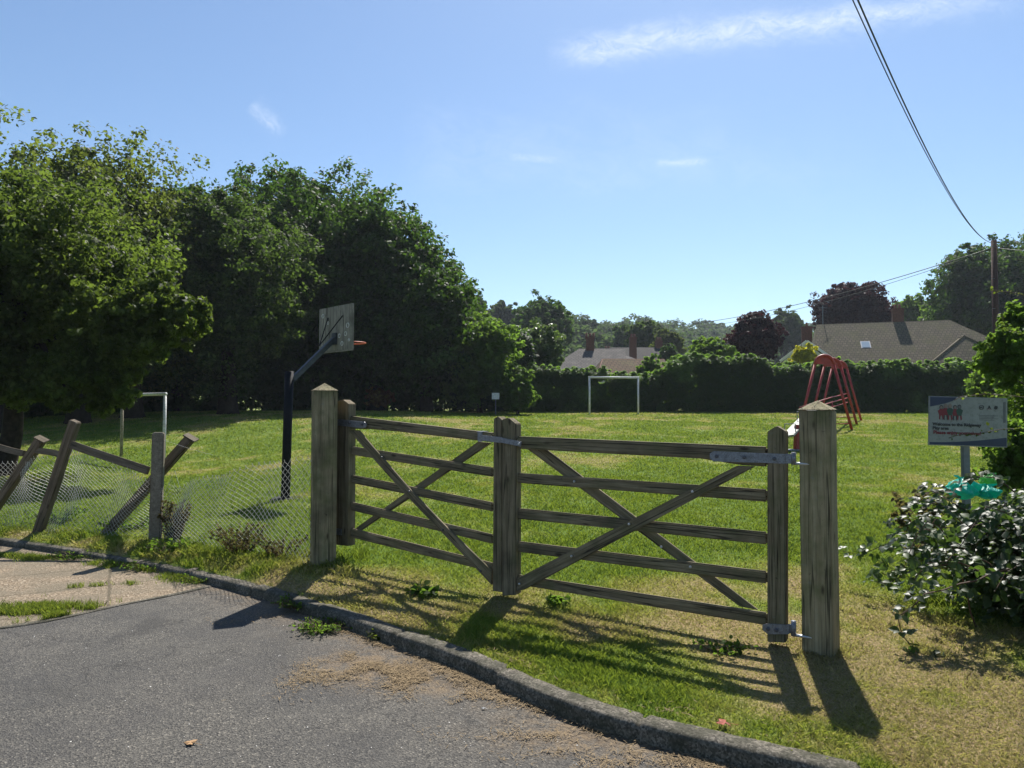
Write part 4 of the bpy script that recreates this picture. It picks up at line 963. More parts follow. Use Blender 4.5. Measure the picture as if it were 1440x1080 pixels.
# roof light lying on the front slope
def slope_pt(x, f): return BG(x, -(9.4 / 2 + .35) * (1 - f), eav - .05 + (rz_ - eav + .05) * f)
sl = (slope_pt(0, 1) - slope_pt(0, 0)).normalized(); sX = (BG(1, 0, 0) - BG(0, 0, 0)).normalized(); snr = sX.cross(sl).normalized()
rx = -4.1; f0, f1 = .44, .59
q = [slope_pt(rx - .38, f0), slope_pt(rx + .38, f0), slope_pt(rx + .38, f1), slope_pt(rx - .38, f1)]
wf = MB().prism(q, snr, .10, bev=.01).build('roof_light', M['signpost'], bt)
cq = sum(q, Vector()) / 4; MB().prism([cq + (p - cq) * .82 + snr * .085 for p in q], snr, .03, bev=.005).build('pane', M['glass'], wf)
an = BG(-Lr / 2 - 1.9, .5, 0); MB().tube([(an.x, an.y, rz_ - .6), (an.x, an.y, at(1160, 425, HY).z)], .03, 6).tube([(an.x - .4, an.y, at(1160, 428, HY).z), (an.x + .4, an.y, at(1160, 428, HY).z)], .015, 5).build('aerial', M['galv'], bt)
# front hipped wing of the bungalow (right) and gabled wing (left)
def wing(ax, apex_z, halfw, reach, hip, gable_mat=None):
    e_z = apex_z - halfw * .78; y0 = -9.4 / 2 - reach
    A = BG(ax - halfw, y0, e_z); B = BG(ax + halfw, y0, e_z); Cb = BG(ax + halfw, -.5, e_z); Db = BG(ax - halfw, -.5, e_z); RF = BG(ax, y0 + hip, apex_z); RB = BG(ax, -.5, apex_z)
    mb = MB(); roof_face(mb, Db, A, RF, RB); roof_face(mb, B, Cb, RB, RF)
    if hip: roof_face(mb, A, B, RF, RF)
    rf_ = mb.build('wing_roof', M['tile'], bt); mb = MB(); mb.tube([RF, RB], .09, 6)
    if hip: mb.tube([RF, A], .08, 6).tube([RF, B], .08, 6)
    mb.build('ridge_tiles', M['tile'], rf_)
    mb = MB(); z0w = cc.z * 0 + gz(cc.x, cc.y) - .5
    a, b_, c_, d_ = BG(ax - halfw + .3, y0 + .3, 0), BG(ax + halfw - .3, y0 + .3, 0), BG(ax + halfw - .3, -3, 0), BG(ax - halfw + .3, -3, 0)
    lo = [Vector((p.x, p.y, z0w)) for p in (a, b_, c_, d_)]; hi = [Vector((p.x, p.y, e_z + .05)) for p in (a, b_, c_, d_)]
    mb.add(lo + hi, [(0, 1, 5, 4), (1, 2, 6, 5), (3, 0, 4, 7)], [(0, 0, 0)] * 8)
    if not hip: mb.add([hi[0], hi[1], Vector((RF.x, RF.y + .3, apex_z - .15))], [(0, 1, 2)], [(0, 0, 0)] * 3)
    mb.build('wing_wall', M[gable_mat or 'brick'], bt)
    if not hip: MB().board(A, RF, .22, .04, (0, -1, 0), .005).board(RF, B, .22, .04, (0, -1, 0), .005).build('barge_board', M['render_w'], rf_)
wing(3.0, at(1335, 472, 57).z, 3.7, 1.6, 3.0)
wing(-9.0, at(1128, 477, 57).z, 2.1, 1.2, 0, 'render_w')

# middle houses
hY = 66
h1, G1 = house('house', 'grey slate roofed house with a tall brick chimney left of the goal', (at(826, 500, hY).x, hY, 0), 6.6, 8.5, at(826, 520, hY).z - .3, at(826, 491.5, hY).z, rad(-6), 2.6, .0, 'slate', chim=((.25, -.2, .75, 2.2, at(827, 474.5, hY).z, 3),), wins=((-1.2, at(826, 528, hY).z, 1.2, 1.0),))
h2, G2 = house('garage', 'low garage with a mossy brown tiled roof and white wall right behind the goal', (at(886, 500, 49).x, 49, 0), 4.5, 3.6, at(886, 529, 49).z, at(886, 506.5, 49).z, rad(3), .35, 0, 'tile_red')
h3, G3 = house('house', 'far house with a long low dark slate roof and a tall square chimney stack', (at(898, 500, 84).x, 84, 0), 6.6, 8, at(898, 512, 84).z, at(898, 489.5, 84).z, 0, 0, 0, 'slate_dark', 'brick', chim=((-1.45, -4.6, .75, 3.6, at(881, 475, 80).z, 2), (-4.2, -3.6, .8, 2.6, at(851, 491, 80).z, 2), (2.4, 0, .8, 1.6, at(903, 479, 84).z, 2)))
h4, G4 = house('house', 'pale slate roofed house half hidden behind the taller chimney of its neighbour', (at(850, 500, 74).x, 74, 0), 5.5, 7, at(850, 512, 74).z, at(850, 495.5, 74).z, rad(4), 0, 1.5, 'slate')

# ------------------------------------------------------------------ trees
# near tree on the left
c = at(55, 418, 15.0)
tree('broadleaf_tree', 'nearest big bright leafed tree at the left edge, low branches over the broken fence', M['leaf_near'], (c.x - .2, 15.0, c.z), (3.0, 2.9, 2.3), nl=26, lf=.36, nc=34, m=44, size=.13, rt=.22,
     base=Vector((at(6, 600, 15.2).x, 15.2, gz(-10.8, 15.2))), extra=[(*at(200, 455, 14.0), 1.05, 1.3, 1.0, 9), (*at(235, 455, 13.8), .8, 1.0, .75, 6), (*at(115, 520, 13.6), 1.1, 1.1, .65, 8), (*at(30, 540, 13.8), 1.0, 1.0, .55, 6), (*at(-40, 480, 14), 1.6, 1.6, 1.2, 8)], bottom=-.25, aspect=.55)
ptree('broadleaf_tree', 'yellow green tree crown topping the row at the upper left corner', M['leaf_yell'], -5, 182, 600, 24, 104, nl=18, nc=26, m=44, size=.19)
ptree('broadleaf_tree', 'yellow green tree, second crown from the upper left corner', M['leaf_yell'], 112, 182, 600, 27, 90, nl=20, nc=26, m=44, size=.20, lf=.36)
ptree('broadleaf_tree', 'yellow green domed tree crown just left of the dark gap before the olive tree', M['leaf_yell'], 188, 200, 600, 29, 54, nl=16, nc=26, m=40, size=.20, lf=.5)
ptree('broadleaf_tree', 'narrow dark green tree squeezed between the yellow green and olive crowns', M['leaf_oak'], 248, 236, 600, 34, 56, nl=18, nc=26, m=40, size=.21, lf=.45)
ptree('broadleaf_tree', 'olive brown tinted tree with pale seed clusters left of the basketball goal', M['leaf_olive'], 322, 238, 605, 31, 88, nl=26, nc=28, m=44, size=.20, lf=.36)
ptree('broadleaf_tree', 'tallest dark green tree of the left row, rising above the backboard', M['leaf_oak'], 418, 212, 598, 40, 98, nl=30, nc=28, m=46, size=.26, lf=.34)
ptree('broadleaf_tree', 'broad dark green oak crown right of the tallest tree', M['leaf_oak'], 528, 258, 596, 39, 96, nl=30, nc=28, m=46, size=.26, lf=.36)
ptree('broadleaf_tree', 'dark oak crown filling the notch between the tallest tree and the broad oak', M['leaf_oak'], 478, 248, 596, 42, 70, nl=20, nc=26, m=44, size=.26, lf=.4)
ptree('broadleaf_tree', 'lower right shoulder tree of the dark left row, sloping down to the houses', M['leaf_oak'], 600, 345, 594, 38, 64, nl=24, nc=26, m=44, size=.25, lf=.42)
ptree('small_tree', 'light green small tree at the right end of the dark tree row', M['leaf_light'], 675, 432, 590, 38, 46, nl=18, nc=24, m=40, size=.22, lf=.42, rt=.15)
ptree('shrub', 'bright green low shrub just right of the small white notice', M['leaf_light'], 728, 517, 585, 36.5, 26, nl=12, nc=20, m=36, size=.18, lf=.45, cat='shrub', rt=.08, limbs=3)
ptree('shrub', 'small shrub with red and yellow leaves glowing under the dark oaks', M['leaf_red'], 533, 545, 578, 35.5, 20, nl=8, nc=9, m=10, size=.20, lf=.5, cat='shrub', rt=.06, limbs=3)
ptree('laurel', 'dome shaped glossy laurel rising above the hedge left of the houses', M['leaf_laurel'], 743, 462, 545, 46, 50, nl=22, nc=24, m=40, size=.26, lf=.40, cat='shrub', rt=.15)

def hedge(name, label, mat, pts, hs, w, n, m, size, cat='hedge', cr=.32):
    """pts plan polyline, hs heights at its points"""
    SEED[0] += 1; r = np.random.default_rng(SEED[0]); P2 = np.array(pts, float); hs = np.array(hs, float)
    seg = np.linalg.norm(np.diff(P2, axis=0), axis=1); cum = np.concatenate([[0], np.cumsum(seg)])
    s = r.uniform(0, cum[-1], n); xx = np.interp(s, cum, P2[:, 0]); yy = np.interp(s, cum, P2[:, 1]); hh = np.interp(s, cum, hs) * (.74 + .34 * fbm(s * .45, s * 0 + SEED[0], 3) + .20 * vnoise(s * 1.9, s * 0 + 3.3))
    dx = np.gradient(np.interp(np.linspace(0, cum[-1], 400), cum, P2[:, 0])); dy = np.gradient(np.interp(np.linspace(0, cum[-1], 400), cum, P2[:, 1]))
    i = (s / cum[-1] * 399).astype(int); d = unit(np.stack([dx[i], dy[i]], -1)); nn = np.stack([d[:, 1], -d[:, 0]], -1)
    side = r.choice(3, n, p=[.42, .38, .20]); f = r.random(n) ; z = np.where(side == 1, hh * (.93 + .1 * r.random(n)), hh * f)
    off = np.where(side == 0, w / 2 * (.5 + .7 * fbm(s * 1.1, z * 1.3, 3) + .25 * r.random(n)), np.where(side == 1, (r.random(n) - .5) * w, -w / 2 * (.2 + .8 * r.random(n))))
    off = off * (1 - .25 * (z / hh) ** 3)
    off = off * np.sign(nn[:, 1] * -1 + 1e-9)          # side 0 faces the viewer's side (-Y)
    X_ = xx + nn[:, 0] * off; Y_ = yy + nn[:, 1] * off; z0 = lawn_z(X_, Y_); C = np.stack([X_, Y_, z0 + np.maximum(z, .1)], -1)
    R = cr * (.45 + .8 * r.random(n)); sh = (side == 1) & (r.random(n) < .22); C[sh, 2] += .12 + .28 * r.random(int(sh.sum())); R[sh] *= .45; ctr = np.stack([xx, yy, z0 + hh * .5], -1)
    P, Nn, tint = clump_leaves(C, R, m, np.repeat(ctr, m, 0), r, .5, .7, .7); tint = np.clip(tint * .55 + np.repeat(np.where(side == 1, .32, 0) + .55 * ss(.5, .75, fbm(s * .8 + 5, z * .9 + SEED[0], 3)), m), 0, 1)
    b = (float(xx.mean()), float(yy.mean()), float(z0.mean()))
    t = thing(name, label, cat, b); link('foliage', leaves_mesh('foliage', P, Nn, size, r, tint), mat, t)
    mb = MB()
    for k in range(0, int(cum[-1] / .9)):
        sx_ = .45 + k * .9; x = float(np.interp(sx_, cum, P2[:, 0])); y = float(np.interp(sx_, cum, P2[:, 1])); h_ = float(np.interp(sx_, cum, hs)); zz = gz(x, y)
        mb.tube([(x, y, zz - .1), (x + random.uniform(-.2, .2), y, zz + h_ * .5), (x + random.uniform(-.4, .4), y, zz + h_ * .85)], [.06, .045, .015], 5)
    mb.build('stems', M['bark'], t); return t
def hp(u, Y): return (at(u, 560, Y).x, Y)
def hh_(v, Y, u=900): return at(u, v, Y).z - gz(at(u, 560, Y).x, Y)
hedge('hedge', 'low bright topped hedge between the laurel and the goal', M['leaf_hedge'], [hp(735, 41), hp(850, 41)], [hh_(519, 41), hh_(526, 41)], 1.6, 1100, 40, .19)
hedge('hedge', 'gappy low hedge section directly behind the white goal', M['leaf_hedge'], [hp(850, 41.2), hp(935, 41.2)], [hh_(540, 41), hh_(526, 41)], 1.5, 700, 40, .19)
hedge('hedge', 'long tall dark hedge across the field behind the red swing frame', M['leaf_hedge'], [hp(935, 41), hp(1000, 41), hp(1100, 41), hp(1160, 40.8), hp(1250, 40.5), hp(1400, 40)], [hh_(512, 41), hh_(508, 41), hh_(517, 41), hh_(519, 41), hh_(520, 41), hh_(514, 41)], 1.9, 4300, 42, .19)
hedge('undergrowth', 'dark undergrowth beneath the tree row on the left side of the field', M['leaf_oak'], [hp(-80, 27), hp(100, 32), hp(300, 36), hp(480, 40), hp(740, 42.5)], [3.2, 3.6, 4.2, 4.6, 4.2], 2.4, 3600, 36, .28, 'undergrowth', .5)

# beyond the hedge
ptree('broadleaf_tree', 'big dark oak standing behind the grey slate roofed house', M['leaf_oak'], 762, 421, 505, 96, 43, nl=26, nc=22, m=32, size=.55, lf=.36)
ptree('broadleaf_tree', 'pale grey green tree on the hillside left of the big dark oak', M['leaf_far'], 705, 423, 500, 140, 27, nl=20, nc=18, m=26, size=.8, lf=.4)
ptree('broadleaf_tree', 'grey green tree peeping over the small light green tree', M['leaf_far'], 668, 420, 500, 120, 24, nl=16, nc=18, m=26, size=.7, lf=.4)
ptree('broadleaf_tree', 'rounded hillside tree right of the big dark oak', M['leaf_far'], 822, 446, 500, 170, 18, nl=16, nc=16, m=24, size=.9, lf=.42)
ptree('broadleaf_tree', 'dark narrow topped tree above the brick chimneys', M['leaf_oak'], 876, 454, 500, 120, 13, nl=12, nc=16, m=24, size=.6, lf=.45)
ptree('broadleaf_tree', 'olive green round tree behind the far dark slate roof, where the cables end', M['leaf_olive'], 908, 450, 505, 98, 24, nl=20, nc=18, m=28, size=.5, lf=.4)
ptree('broadleaf_tree', 'lighter olive tree right beside the round one behind the far roof', M['leaf_yell'], 940, 461, 510, 92, 18, nl=16, nc=16, m=26, size=.5, lf=.42)
ptree('broadleaf_tree', 'low dark bush tree at the right end of the far slate roof', M['leaf_oak'], 940, 484, 520, 70, 14, nl=12, nc=16, m=24, size=.35, lf=.45)
ptree('broadleaf_tree', 'dark round topped tree alone on the skyline', M['leaf_far'], 992, 453, 480, 300, 13, nl=14, nc=14, m=22, size=1.2, lf=.42)
ptree('broadleaf_tree', 'small pointed skyline tree left of the round topped one', M['leaf_far'], 963, 458, 480, 300, 6.5, nl=8, nc=12, m=20, size=1.1, lf=.5)
ptree('plum_tree', 'dark purple leafed plum tree left of the bungalow', M['leaf_copper'], 1062, 443, 510, 56, 33, nl=22, nc=20, m=30, size=.30, lf=.38)
ptree('broadleaf_tree', 'grey green rounded tree between the plum and the copper beech', M['leaf_far'], 1103, 438, 500, 130, 28, nl=18, nc=18, m=26, size=.7, lf=.4)
ptree('copper_beech', 'large dark red copper beech standing behind the bungalow roof', M['leaf_copper'], 1200, 401, 490, 80, 54, nl=30, nc=24, m=36, size=.38, lf=.34)
ptree('broadleaf_tree', 'light green tree right of the bungalow chimney', M['leaf_light'], 1283, 418, 490, 92, 34, nl=18, nc=20, m=28, size=.45, lf=.4)
ptree('broadleaf_tree', 'pale green tree hugging the foot of the great tree beyond the roof', M['leaf_light'], 1320, 420, 490, 84, 22, nl=14, nc=18, m=28, size=.42, lf=.45)
ptree('broadleaf_tree', 'great dark green tree at the right edge behind the telegraph pole', M['leaf_oak'], 1408, 330, 520, 72, 90, nl=36, nc=28, m=42, size=.42, lf=.32)
ptree('golden_shrub', 'clipped golden yellow shrub showing above the hedge by the swing frame', M['leaf_gold'], 1127, 486, 520, 46, 16, nl=10, nc=22, m=44, size=.16, lf=.5, cat='shrub', rt=.08, limbs=3)
ptree('shrub', 'mid green garden shrubs between the hedge and the plum tree', M['leaf_light'], 1000, 482, 525, 50, 30, nl=14, nc=20, m=30, size=.28, lf=.45, cat='shrub', rt=.1)
ptree('shrub', 'pale hazel shrub growing up beside the garage', M['leaf_hedge'], 912, 503, 560, 44, 17, nl=14, nc=14, m=26, size=.2, lf=.5, cat='shrub', rt=.06)

# far woodland: one mass
def woodland():
    r = np.random.default_rng(77); C = []; R = []; K = []
    for k in range(560):
        Yt = r.uniform(125, 430); u = r.uniform(560, 1480) if k % 4 else r.uniform(200, 1700); Xt = (u - 720) / 1000 * Yt; z = float(lawn_z(Xt, Yt))
        hh = (7.0 + 5.5 * r.random()) * (1.15 - .35 * ss(760, 1000, u)); rw = 3.2 + 3.2 * r.random()
        n = 34; d = rdir(n, r); d[:, 2] = np.abs(d[:, 2]) * 1.1 - .15
        C.append(np.array([Xt, Yt, z + hh * .45]) + d * np.array([rw, rw, hh * .5])); R.append(np.full(n, 1.5)); K.append(np.full(n, r.random()))
    C = np.concatenate(C); R = np.concatenate(R); K = np.concatenate(K); m = 9
    P, Nn, tint = clump_leaves(C, R, m, np.repeat(C - np.array([0, 0, 4.]), m, 0), r, .6)
    tint = np.clip(np.repeat(K, m) * .7 + .3 * tint, 0, 1)
    tagk(link('woodland', leaves_mesh('woodland', P, Nn, 1.25, r, tint), M['leaf_far']), 'hazy grey green woodland covering the far hillside', 'woodland', kind='stuff')
woodland()

# ------------------------------------------------------------------ bramble and right hand shrubs
def leaf5(P, Nn, T, size, r, tint, name, mat, parent):
    """ovate leaves with a centre fold: 8 verts, 6 faces (as quads) each"""
    n = len(P); Nn = unit(Nn); T = unit(T - Nn * (T * Nn).sum(1, keepdims=True)); B = np.cross(Nn, T); l = size[:, None]
    prof = [(0, .02), (.22, .34), (.5, .40), (.78, .22), (1.0, .0)]
    V = []
    for (a, w) in prof:
        cd = -.16 * a * a
        V.append(P + T * l * a + Nn * l * cd - B * l * w + Nn * l * w * .35)
        V.append(P + T * l * a + Nn * l * cd)
        V.append(P + T * l * a + Nn * l * cd + B * l * w + Nn * l * w * .35)
    V = np.stack(V, 1).reshape(-1, 3); b = np.arange(n)[:, None, None] * 15; q = []
    for k in range(4):
        i = 3 * k; q += [(i, i + 1, i + 4, i + 3), (i + 1, i + 2, i + 5, i + 4)]
    Fc = (b + np.array(q)[None]).reshape(-1, 4)
    me = npmesh(name, V, Fc, {'tint': ('FACE', np.repeat(tint, 8))}, True)
    return link(name, me, mat, parent)
def bramble():
    r = np.random.default_rng(55)
    t = thing('bramble_bush', 'sprawling bramble bush with glossy dark leaves at the right edge below the notice', 'bramble', (3.7, 5.2, gz(3.7, 5.2)))
    ctr = np.array([4.24, 4.70, .46])
    def stem(pts, k): return [Vector(p) for p in pts]
    stems = []
    for k in range(150):
        a = r.uniform(0, 2 * math.pi); b = np.array([ctr[0] + .7 * r.normal() * .6, ctr[1] + .4 * r.normal() * .6, .08])
        # arching cane
        ln = r.uniform(.6, 1.3); az = r.uniform(math.pi * .55, math.pi * 1.75); hgt = r.uniform(.3, .82) + .7 * max(0, b[0] - 4.2)
        e = b + np.array([math.cos(az) * ln * .95, math.sin(az) * ln * .62, 0]); pts = []
        for f in np.linspace(0, 1, 9): p = b + (e - b) * f; pts.append(Vector((p[0], p[1], .08 + hgt * math.sin(min(1, f * 1.18) * math.pi * .80) + .05 * r.normal() * f)))
        stems.append(pts)
    # hand placed canes reaching left
    for px, Yp in (([(1400, 800), (1340, 760), (1300, 745), (1262, 757)], 4.6), ([(1420, 800), (1345, 822), (1300, 840), (1262, 868), (1270, 895), (1300, 925), (1328, 935)], 4.2), ([(1420, 740), (1350, 715), (1310, 690), (1290, 705)], 5.0), ([(1440, 700), (1400, 672), (1370, 668), (1345, 690)], 5.1), ([(1400, 780), (1320, 705), (1280, 722)], 4.9), ([(1420, 820), (1350, 790), (1300, 800), (1275, 835)], 4.4)):
        stems.append([at(u, v, Yp) for u, v in px])
    mb = MB(); P = []; T = []; Nn = []; S = []; TI = []
    def resample(pts, n=12):
        cum = [0]
        for i in range(1, len(pts)): cum.append(cum[-1] + (pts[i] - pts[i - 1]).length)
        out = []
        for f in np.linspace(0, cum[-1], n): out.append(Vector([float(np.interp(f, cum, [p[c] for p in pts])) for c in range(3)]) + Vector(r.normal(size=3)) * .006)
        return out
    stems = [resample(p) for p in stems]
    for pts in stems:
        mb.tube(pts, [.006 - .004 * i / (len(pts) - 1) for i in range(len(pts))], 5)
        L_ = sum((pts[i + 1] - pts[i]).length for i in range(len(pts) - 1)); nn = int(L_ / .042); st = r.random() * .5
        for j in range(nn):
            f = (j + .5) / nn * (len(pts) - 1); i = min(int(f), len(pts) - 2); p = pts[i].lerp(pts[i + 1], f - i); d = (pts[i + 1] - pts[i]).normalized()
            sd = Vector(r.normal(size=3)); sd = (sd - d * sd.dot(d)).normalized(); pet = (sd + d * .6 + up * .3).normalized(); q = p + pet * r.uniform(.02, .06)
            nl = up * .9 + Vector(r.normal(size=3)) * .45 + Vector((-.25, -.35, 0)); lt_ = r.random() * .45 + st
            for k, a in enumerate((0, 1.25, -1.25) if r.random() < .75 else (0, .9, -.9, 1.9, -1.9)):
                tt = Quaternion(nl.normalized(), a) @ pet; P.append(tuple(q + tt * .008)); T.append(tuple(tt)); Nn.append(tuple(nl + Vector(r.normal(size=3)) * .2)); S.append(r.uniform(.034, .062) * (1.15 if a == 0 else 1)); TI.append(min(1, lt_))
    mb.build('canes', M['stem'], t)
    leaf5(np.array(P), np.array(Nn), np.array(T), np.array(S), r, np.array(TI), 'leaves', M['leaf_bramble'], t)
    # dense inner leaves
    n = 24000; d = rdir(n, r); P2 = ctr + d * np.array([1.28, 1.0, .62]) * (r.random((n, 1)) ** .5) * .98; P2 = P2[P2[:, 2] > .04]; n = len(P2)
    leaf5(P2, unit(P2 - ctr) * .7 + rdir(n, r) * .6 + np.array([0, 0, .7]), rdir(n, r), .034 + .03 * r.random(n), r, r.random(n) * .9, 'inner_leaves', M['leaf_bramble'], t)
bramble()
# tall light shrub mass on the right behind the notice
def rshrub():
    c = at(1462, 560, 9.4)
    tree('wild_shrub', 'light green wild shrub rising behind the notice at the right edge', M['leaf_light'], (c.x + .62, 9.6, 1.45), (1.0, .9, 1.35), nl=26, lf=.36, nc=30, m=26, size=.075, rt=.05, cat='shrub', bottom=-.9, aspect=.6,
         extra=[(*at(1436, 500, 9.2), .45, .5, .45, 8), (*at(1440, 450, 9.3), .35, .35, .35, 5), (*at(1428, 640, 8.2), .35, .4, .6, 8)])
    c = at(1400, 560, 30)
    ptree('wild_shrub', 'bushy yellow green shrub where the tall hedge meets the right edge', M['leaf_light'], 1420, 470, 590, 26, 46, nl=20, nc=24, m=34, size=.17, lf=.38, cat='shrub', rt=.1)
rshrub()
# trailing sprays across the notice
def spray(px, Yp, label, k):
    r = np.random.default_rng(k); pts = [at(u, v, y) for (u, v), y in zip(px, Yp)]; t = thing('climbing_spray', label, 'plant spray', pts[0])
    MB().tube(pts, .0035, 5).build('stem', M['stem'], t); P = []; T = []; Nn = []
    for i in range(len(pts) - 1):
        n = max(2, int((pts[i + 1] - pts[i]).length / .022))
        for j in range(n):
            p = pts[i].lerp(pts[i + 1], j / n); v = Vector(r.normal(size=3)).normalized(); P.append(tuple(p + v * .012)); T.append(tuple(v + Vector((-.5, 0, 0)))); Nn.append(tuple(up + Vector(r.normal(size=3)) * .6))
    n = len(P); leaf5(np.array(P), np.array(Nn), np.array(T), r.uniform(.02, .042, n), r, r.random(n), 'leaves', M['leaf_yell'], t); return t
spray([(1442, 602), (1405, 604), (1375, 610), (1350, 611), (1334, 616)], [7.2, 7.3, 7.35, 7.35, 7.4], 'thin leafy spray trailing across the lower lettering of the notice', 1)
spray([(1450, 560), (1420, 556), (1385, 554), (1350, 558), (1342, 563)], [7.3, 7.4, 7.45, 7.45, 7.5], 'leafy spray lying along the top edge of the notice', 2)
spray([(1450, 418), (1425, 411), (1405, 410), (1392, 407)], [8.6, 8.6, 8.6, 8.6], 'pale leafy shoot sticking out across the telegraph pole', 3)
spray([(1440, 470), (1415, 462), (1408, 440)], [8.8, 8.8, 8.8], 'upright bright shoot below the pale one at the right edge', 4)
yl = at(1389, 596, 7.42); r_ = np.random.default_rng(1)
t = thing('yellow_leaf', 'single yellow leaf caught in front of the notice', 'leaf', yl)
leaf5(np.array([tuple(yl - up * .02)] * 2), np.array([(0, -1, .2), (.3, -1, .2)]), np.array([(0, 0, 1.), (.2, 0, 1.)]), np.array([.045, .04]), r_, np.array([.9, .7]), 'blade', M['leaf_yellow'], t)

# bags caught on the bramble
def bag(name, label, c, s, mat, seed, loops=True):
    bm = bmesh.new(); bmesh.ops.create_icosphere(bm, subdivisions=4, radius=1); r = random.Random(seed); ph = [r.uniform(0, 6) for _ in range(8)]
    for v in bm.verts:
        x, y, z = v.co; a = math.atan2(y, x); k = 1 + .16 * math.sin(3 * a + ph[0] + 2 * z) + .12 * math.sin(7 * a + ph[1] + 5 * z) + .07 * math.sin(13 * a + ph[2] - 6 * z) + .10 * math.sin(6 * z + ph[3])
        if z > .3: k *= 1 - .75 * (z - .3)                  # gathered towards the knot
        v.co = Vector((x * s[0] * k, y * s[1] * k, z * s[2] * (1 + .1 * math.sin(5 * a + ph[4]))))
    me = bpy.data.meshes.new(name); bm.to_mesh(me); bm.free(); me.polygons.foreach_set('use_smooth', np.ones(len(me.polygons), dtype=bool))
    t = thing(name, label, 'bag', c); o = link('bag_body', me, M[mat], None); o.parent = t
    mb = MB(); 
    for sgn in (-1, 1): mb.board(Vector(c) + up * s[2] * .85, Vector(c) + Vector((sgn * s[0] * .75, -.02, s[2] * 1.25)), .035, .003, (0, -1, .3), 0, taper=.3, seg=3, wob=.01)
    mb.build('tied_handles', M[mat], t); return t
bag('plastic_bag', 'crumpled teal green plastic bag caught on top of the brambles', at(1355, 687, 5.45), (.11, .10, .08), 'bag', 3)
bag('plastic_bag', 'small teal bag tail lying right of the crumpled one', at(1388, 692, 5.45), (.085, .08, .05), 'bag', 5)
bag('plastic_bag', 'lime green scrap of plastic behind the teal bags', at(1391, 675, 5.6), (.06, .06, .045), 'bag2', 8)

# ------------------------------------------------------------------ weeds by fence and kerb
def weed(label, c, n, h, spread, mat, size, seed, name='weed_clump', zb=None):
    r = np.random.default_rng(seed); z0 = gz(c[0], c[1]) if zb is None else zb; t = thing(name, label, 'weeds', (c[0], c[1], z0)); mb = MB(); P = []; T = []; Nn = []
    for k in range(n):
        a = r.uniform(0, 6.28); b = Vector((c[0] + math.cos(a) * spread * .5 * r.random(), c[1] + math.sin(a) * spread * .5 * r.random(), z0)); e = b + Vector((math.cos(a) * spread * r.uniform(.3, 1), math.sin(a) * spread * r.uniform(.3, 1), h * r.uniform(.5, 1)))
        q = b.lerp(e, .5) + up * h * .18; mb.tube([b, q, e], [.0028, .002, .001], 4, False)
        m_ = max(5, int(h / .018))
        for j in range(m_):
            f = (j + 1) / m_; p = b.lerp(q, f * 2) if f < .5 else q.lerp(e, f * 2 - 1); v = Vector(r.normal(size=3)).normalized(); P.append(tuple(p)); T.append(tuple(v + up * .3)); Nn.append(tuple(up + Vector(r.normal(size=3)) * .7))
    mb.build('stems', M['stem'], t); n_l = len(P)
    leaf5(np.array(P), np.array(Nn), np.array(T), size * (.6 + .8 * r.random(n_l)), r, r.random(n_l), 'leaves', M[mat], t); return t
wp = lambda u, v, z: (lambda p: (p.x, p.y))(onz(u, v, z))
weed('tall brown withered weeds against the right side of the concrete post', wp(244, 762, .12), 46, .42, .17, 'leaf_dead', .03, 1)
weed('low dark withered weeds in the middle of the wire fence foot', wp(335, 782, .12), 46, .26, .26, 'leaf_dead', .026, 2)
weed('brown withered weeds at the foot of the left gate post', wp(395, 788, .12), 30, .2, .2, 'leaf_dead', .024, 3)
weed('green leafy weed at the foot of the fallen timber post', wp(172, 748, .12), 34, .13, .28, 'leaf_weed', .04, 4)
weed('green leafy weed in front of the concrete post', wp(238, 778, .12), 30, .10, .22, 'leaf_weed', .035, 5)
weed('green leafy weed by the foot of the tallest leaning post', wp(82, 735, .12), 40, .16, .3, 'leaf_weed', .035, 6)
weed('bright green weed mat growing on the asphalt against the kerb below the left gate post', wp(452, 885, .0), 110, .05, .17, 'leaf_weed', .02, 7, zb=.0)
weed('weed mat spilling over the kerb left of the gate post shadow', wp(418, 858, .0), 70, .07, .15, 'leaf_weed', .02, 8, zb=.02)
weed('green weed tuft on the pavement against the kerb, nearest the asphalt edge', wp(283, 818, .0), 60, .05, .18, 'leaf_weed', .018, 9, zb=.005)
weed('spreading green weeds on the pavement edge at the middle of the kerb', wp(205, 800, .0), 80, .07, .22, 'leaf_weed', .022, 10, zb=.005)
weed('small green weeds on the pavement by the broken kerb stone', wp(105, 785, .0), 60, .05, .24, 'leaf_weed', .022, 11, zb=.005)
weed('dandelion rosette in the grass below the left gate leaf', wp(592, 842, .1), 16, .05, .11, 'leaf_weed', .05, 12)
weed('single bright weed rosette below the meeting stiles of the gates', wp(782, 855, .1), 16, .05, .09, 'leaf_weed', .04, 13)
weed('pale green weed at the kerb front with small yellow tips', wp(534, 897, .0), 22, .05, .09, 'leaf_yell', .025, 14, zb=.0)
weed('grey green clover tuft behind the bottom rail near the hinge', wp(1015, 915, .1), 22, .06, .13, 'leaf_weed', .03, 15)
weed('wispy dark weed sapling in front of the teal bag', wp(1290, 790, .12), 14, .62, .25, 'leaf_dead', .05, 16)

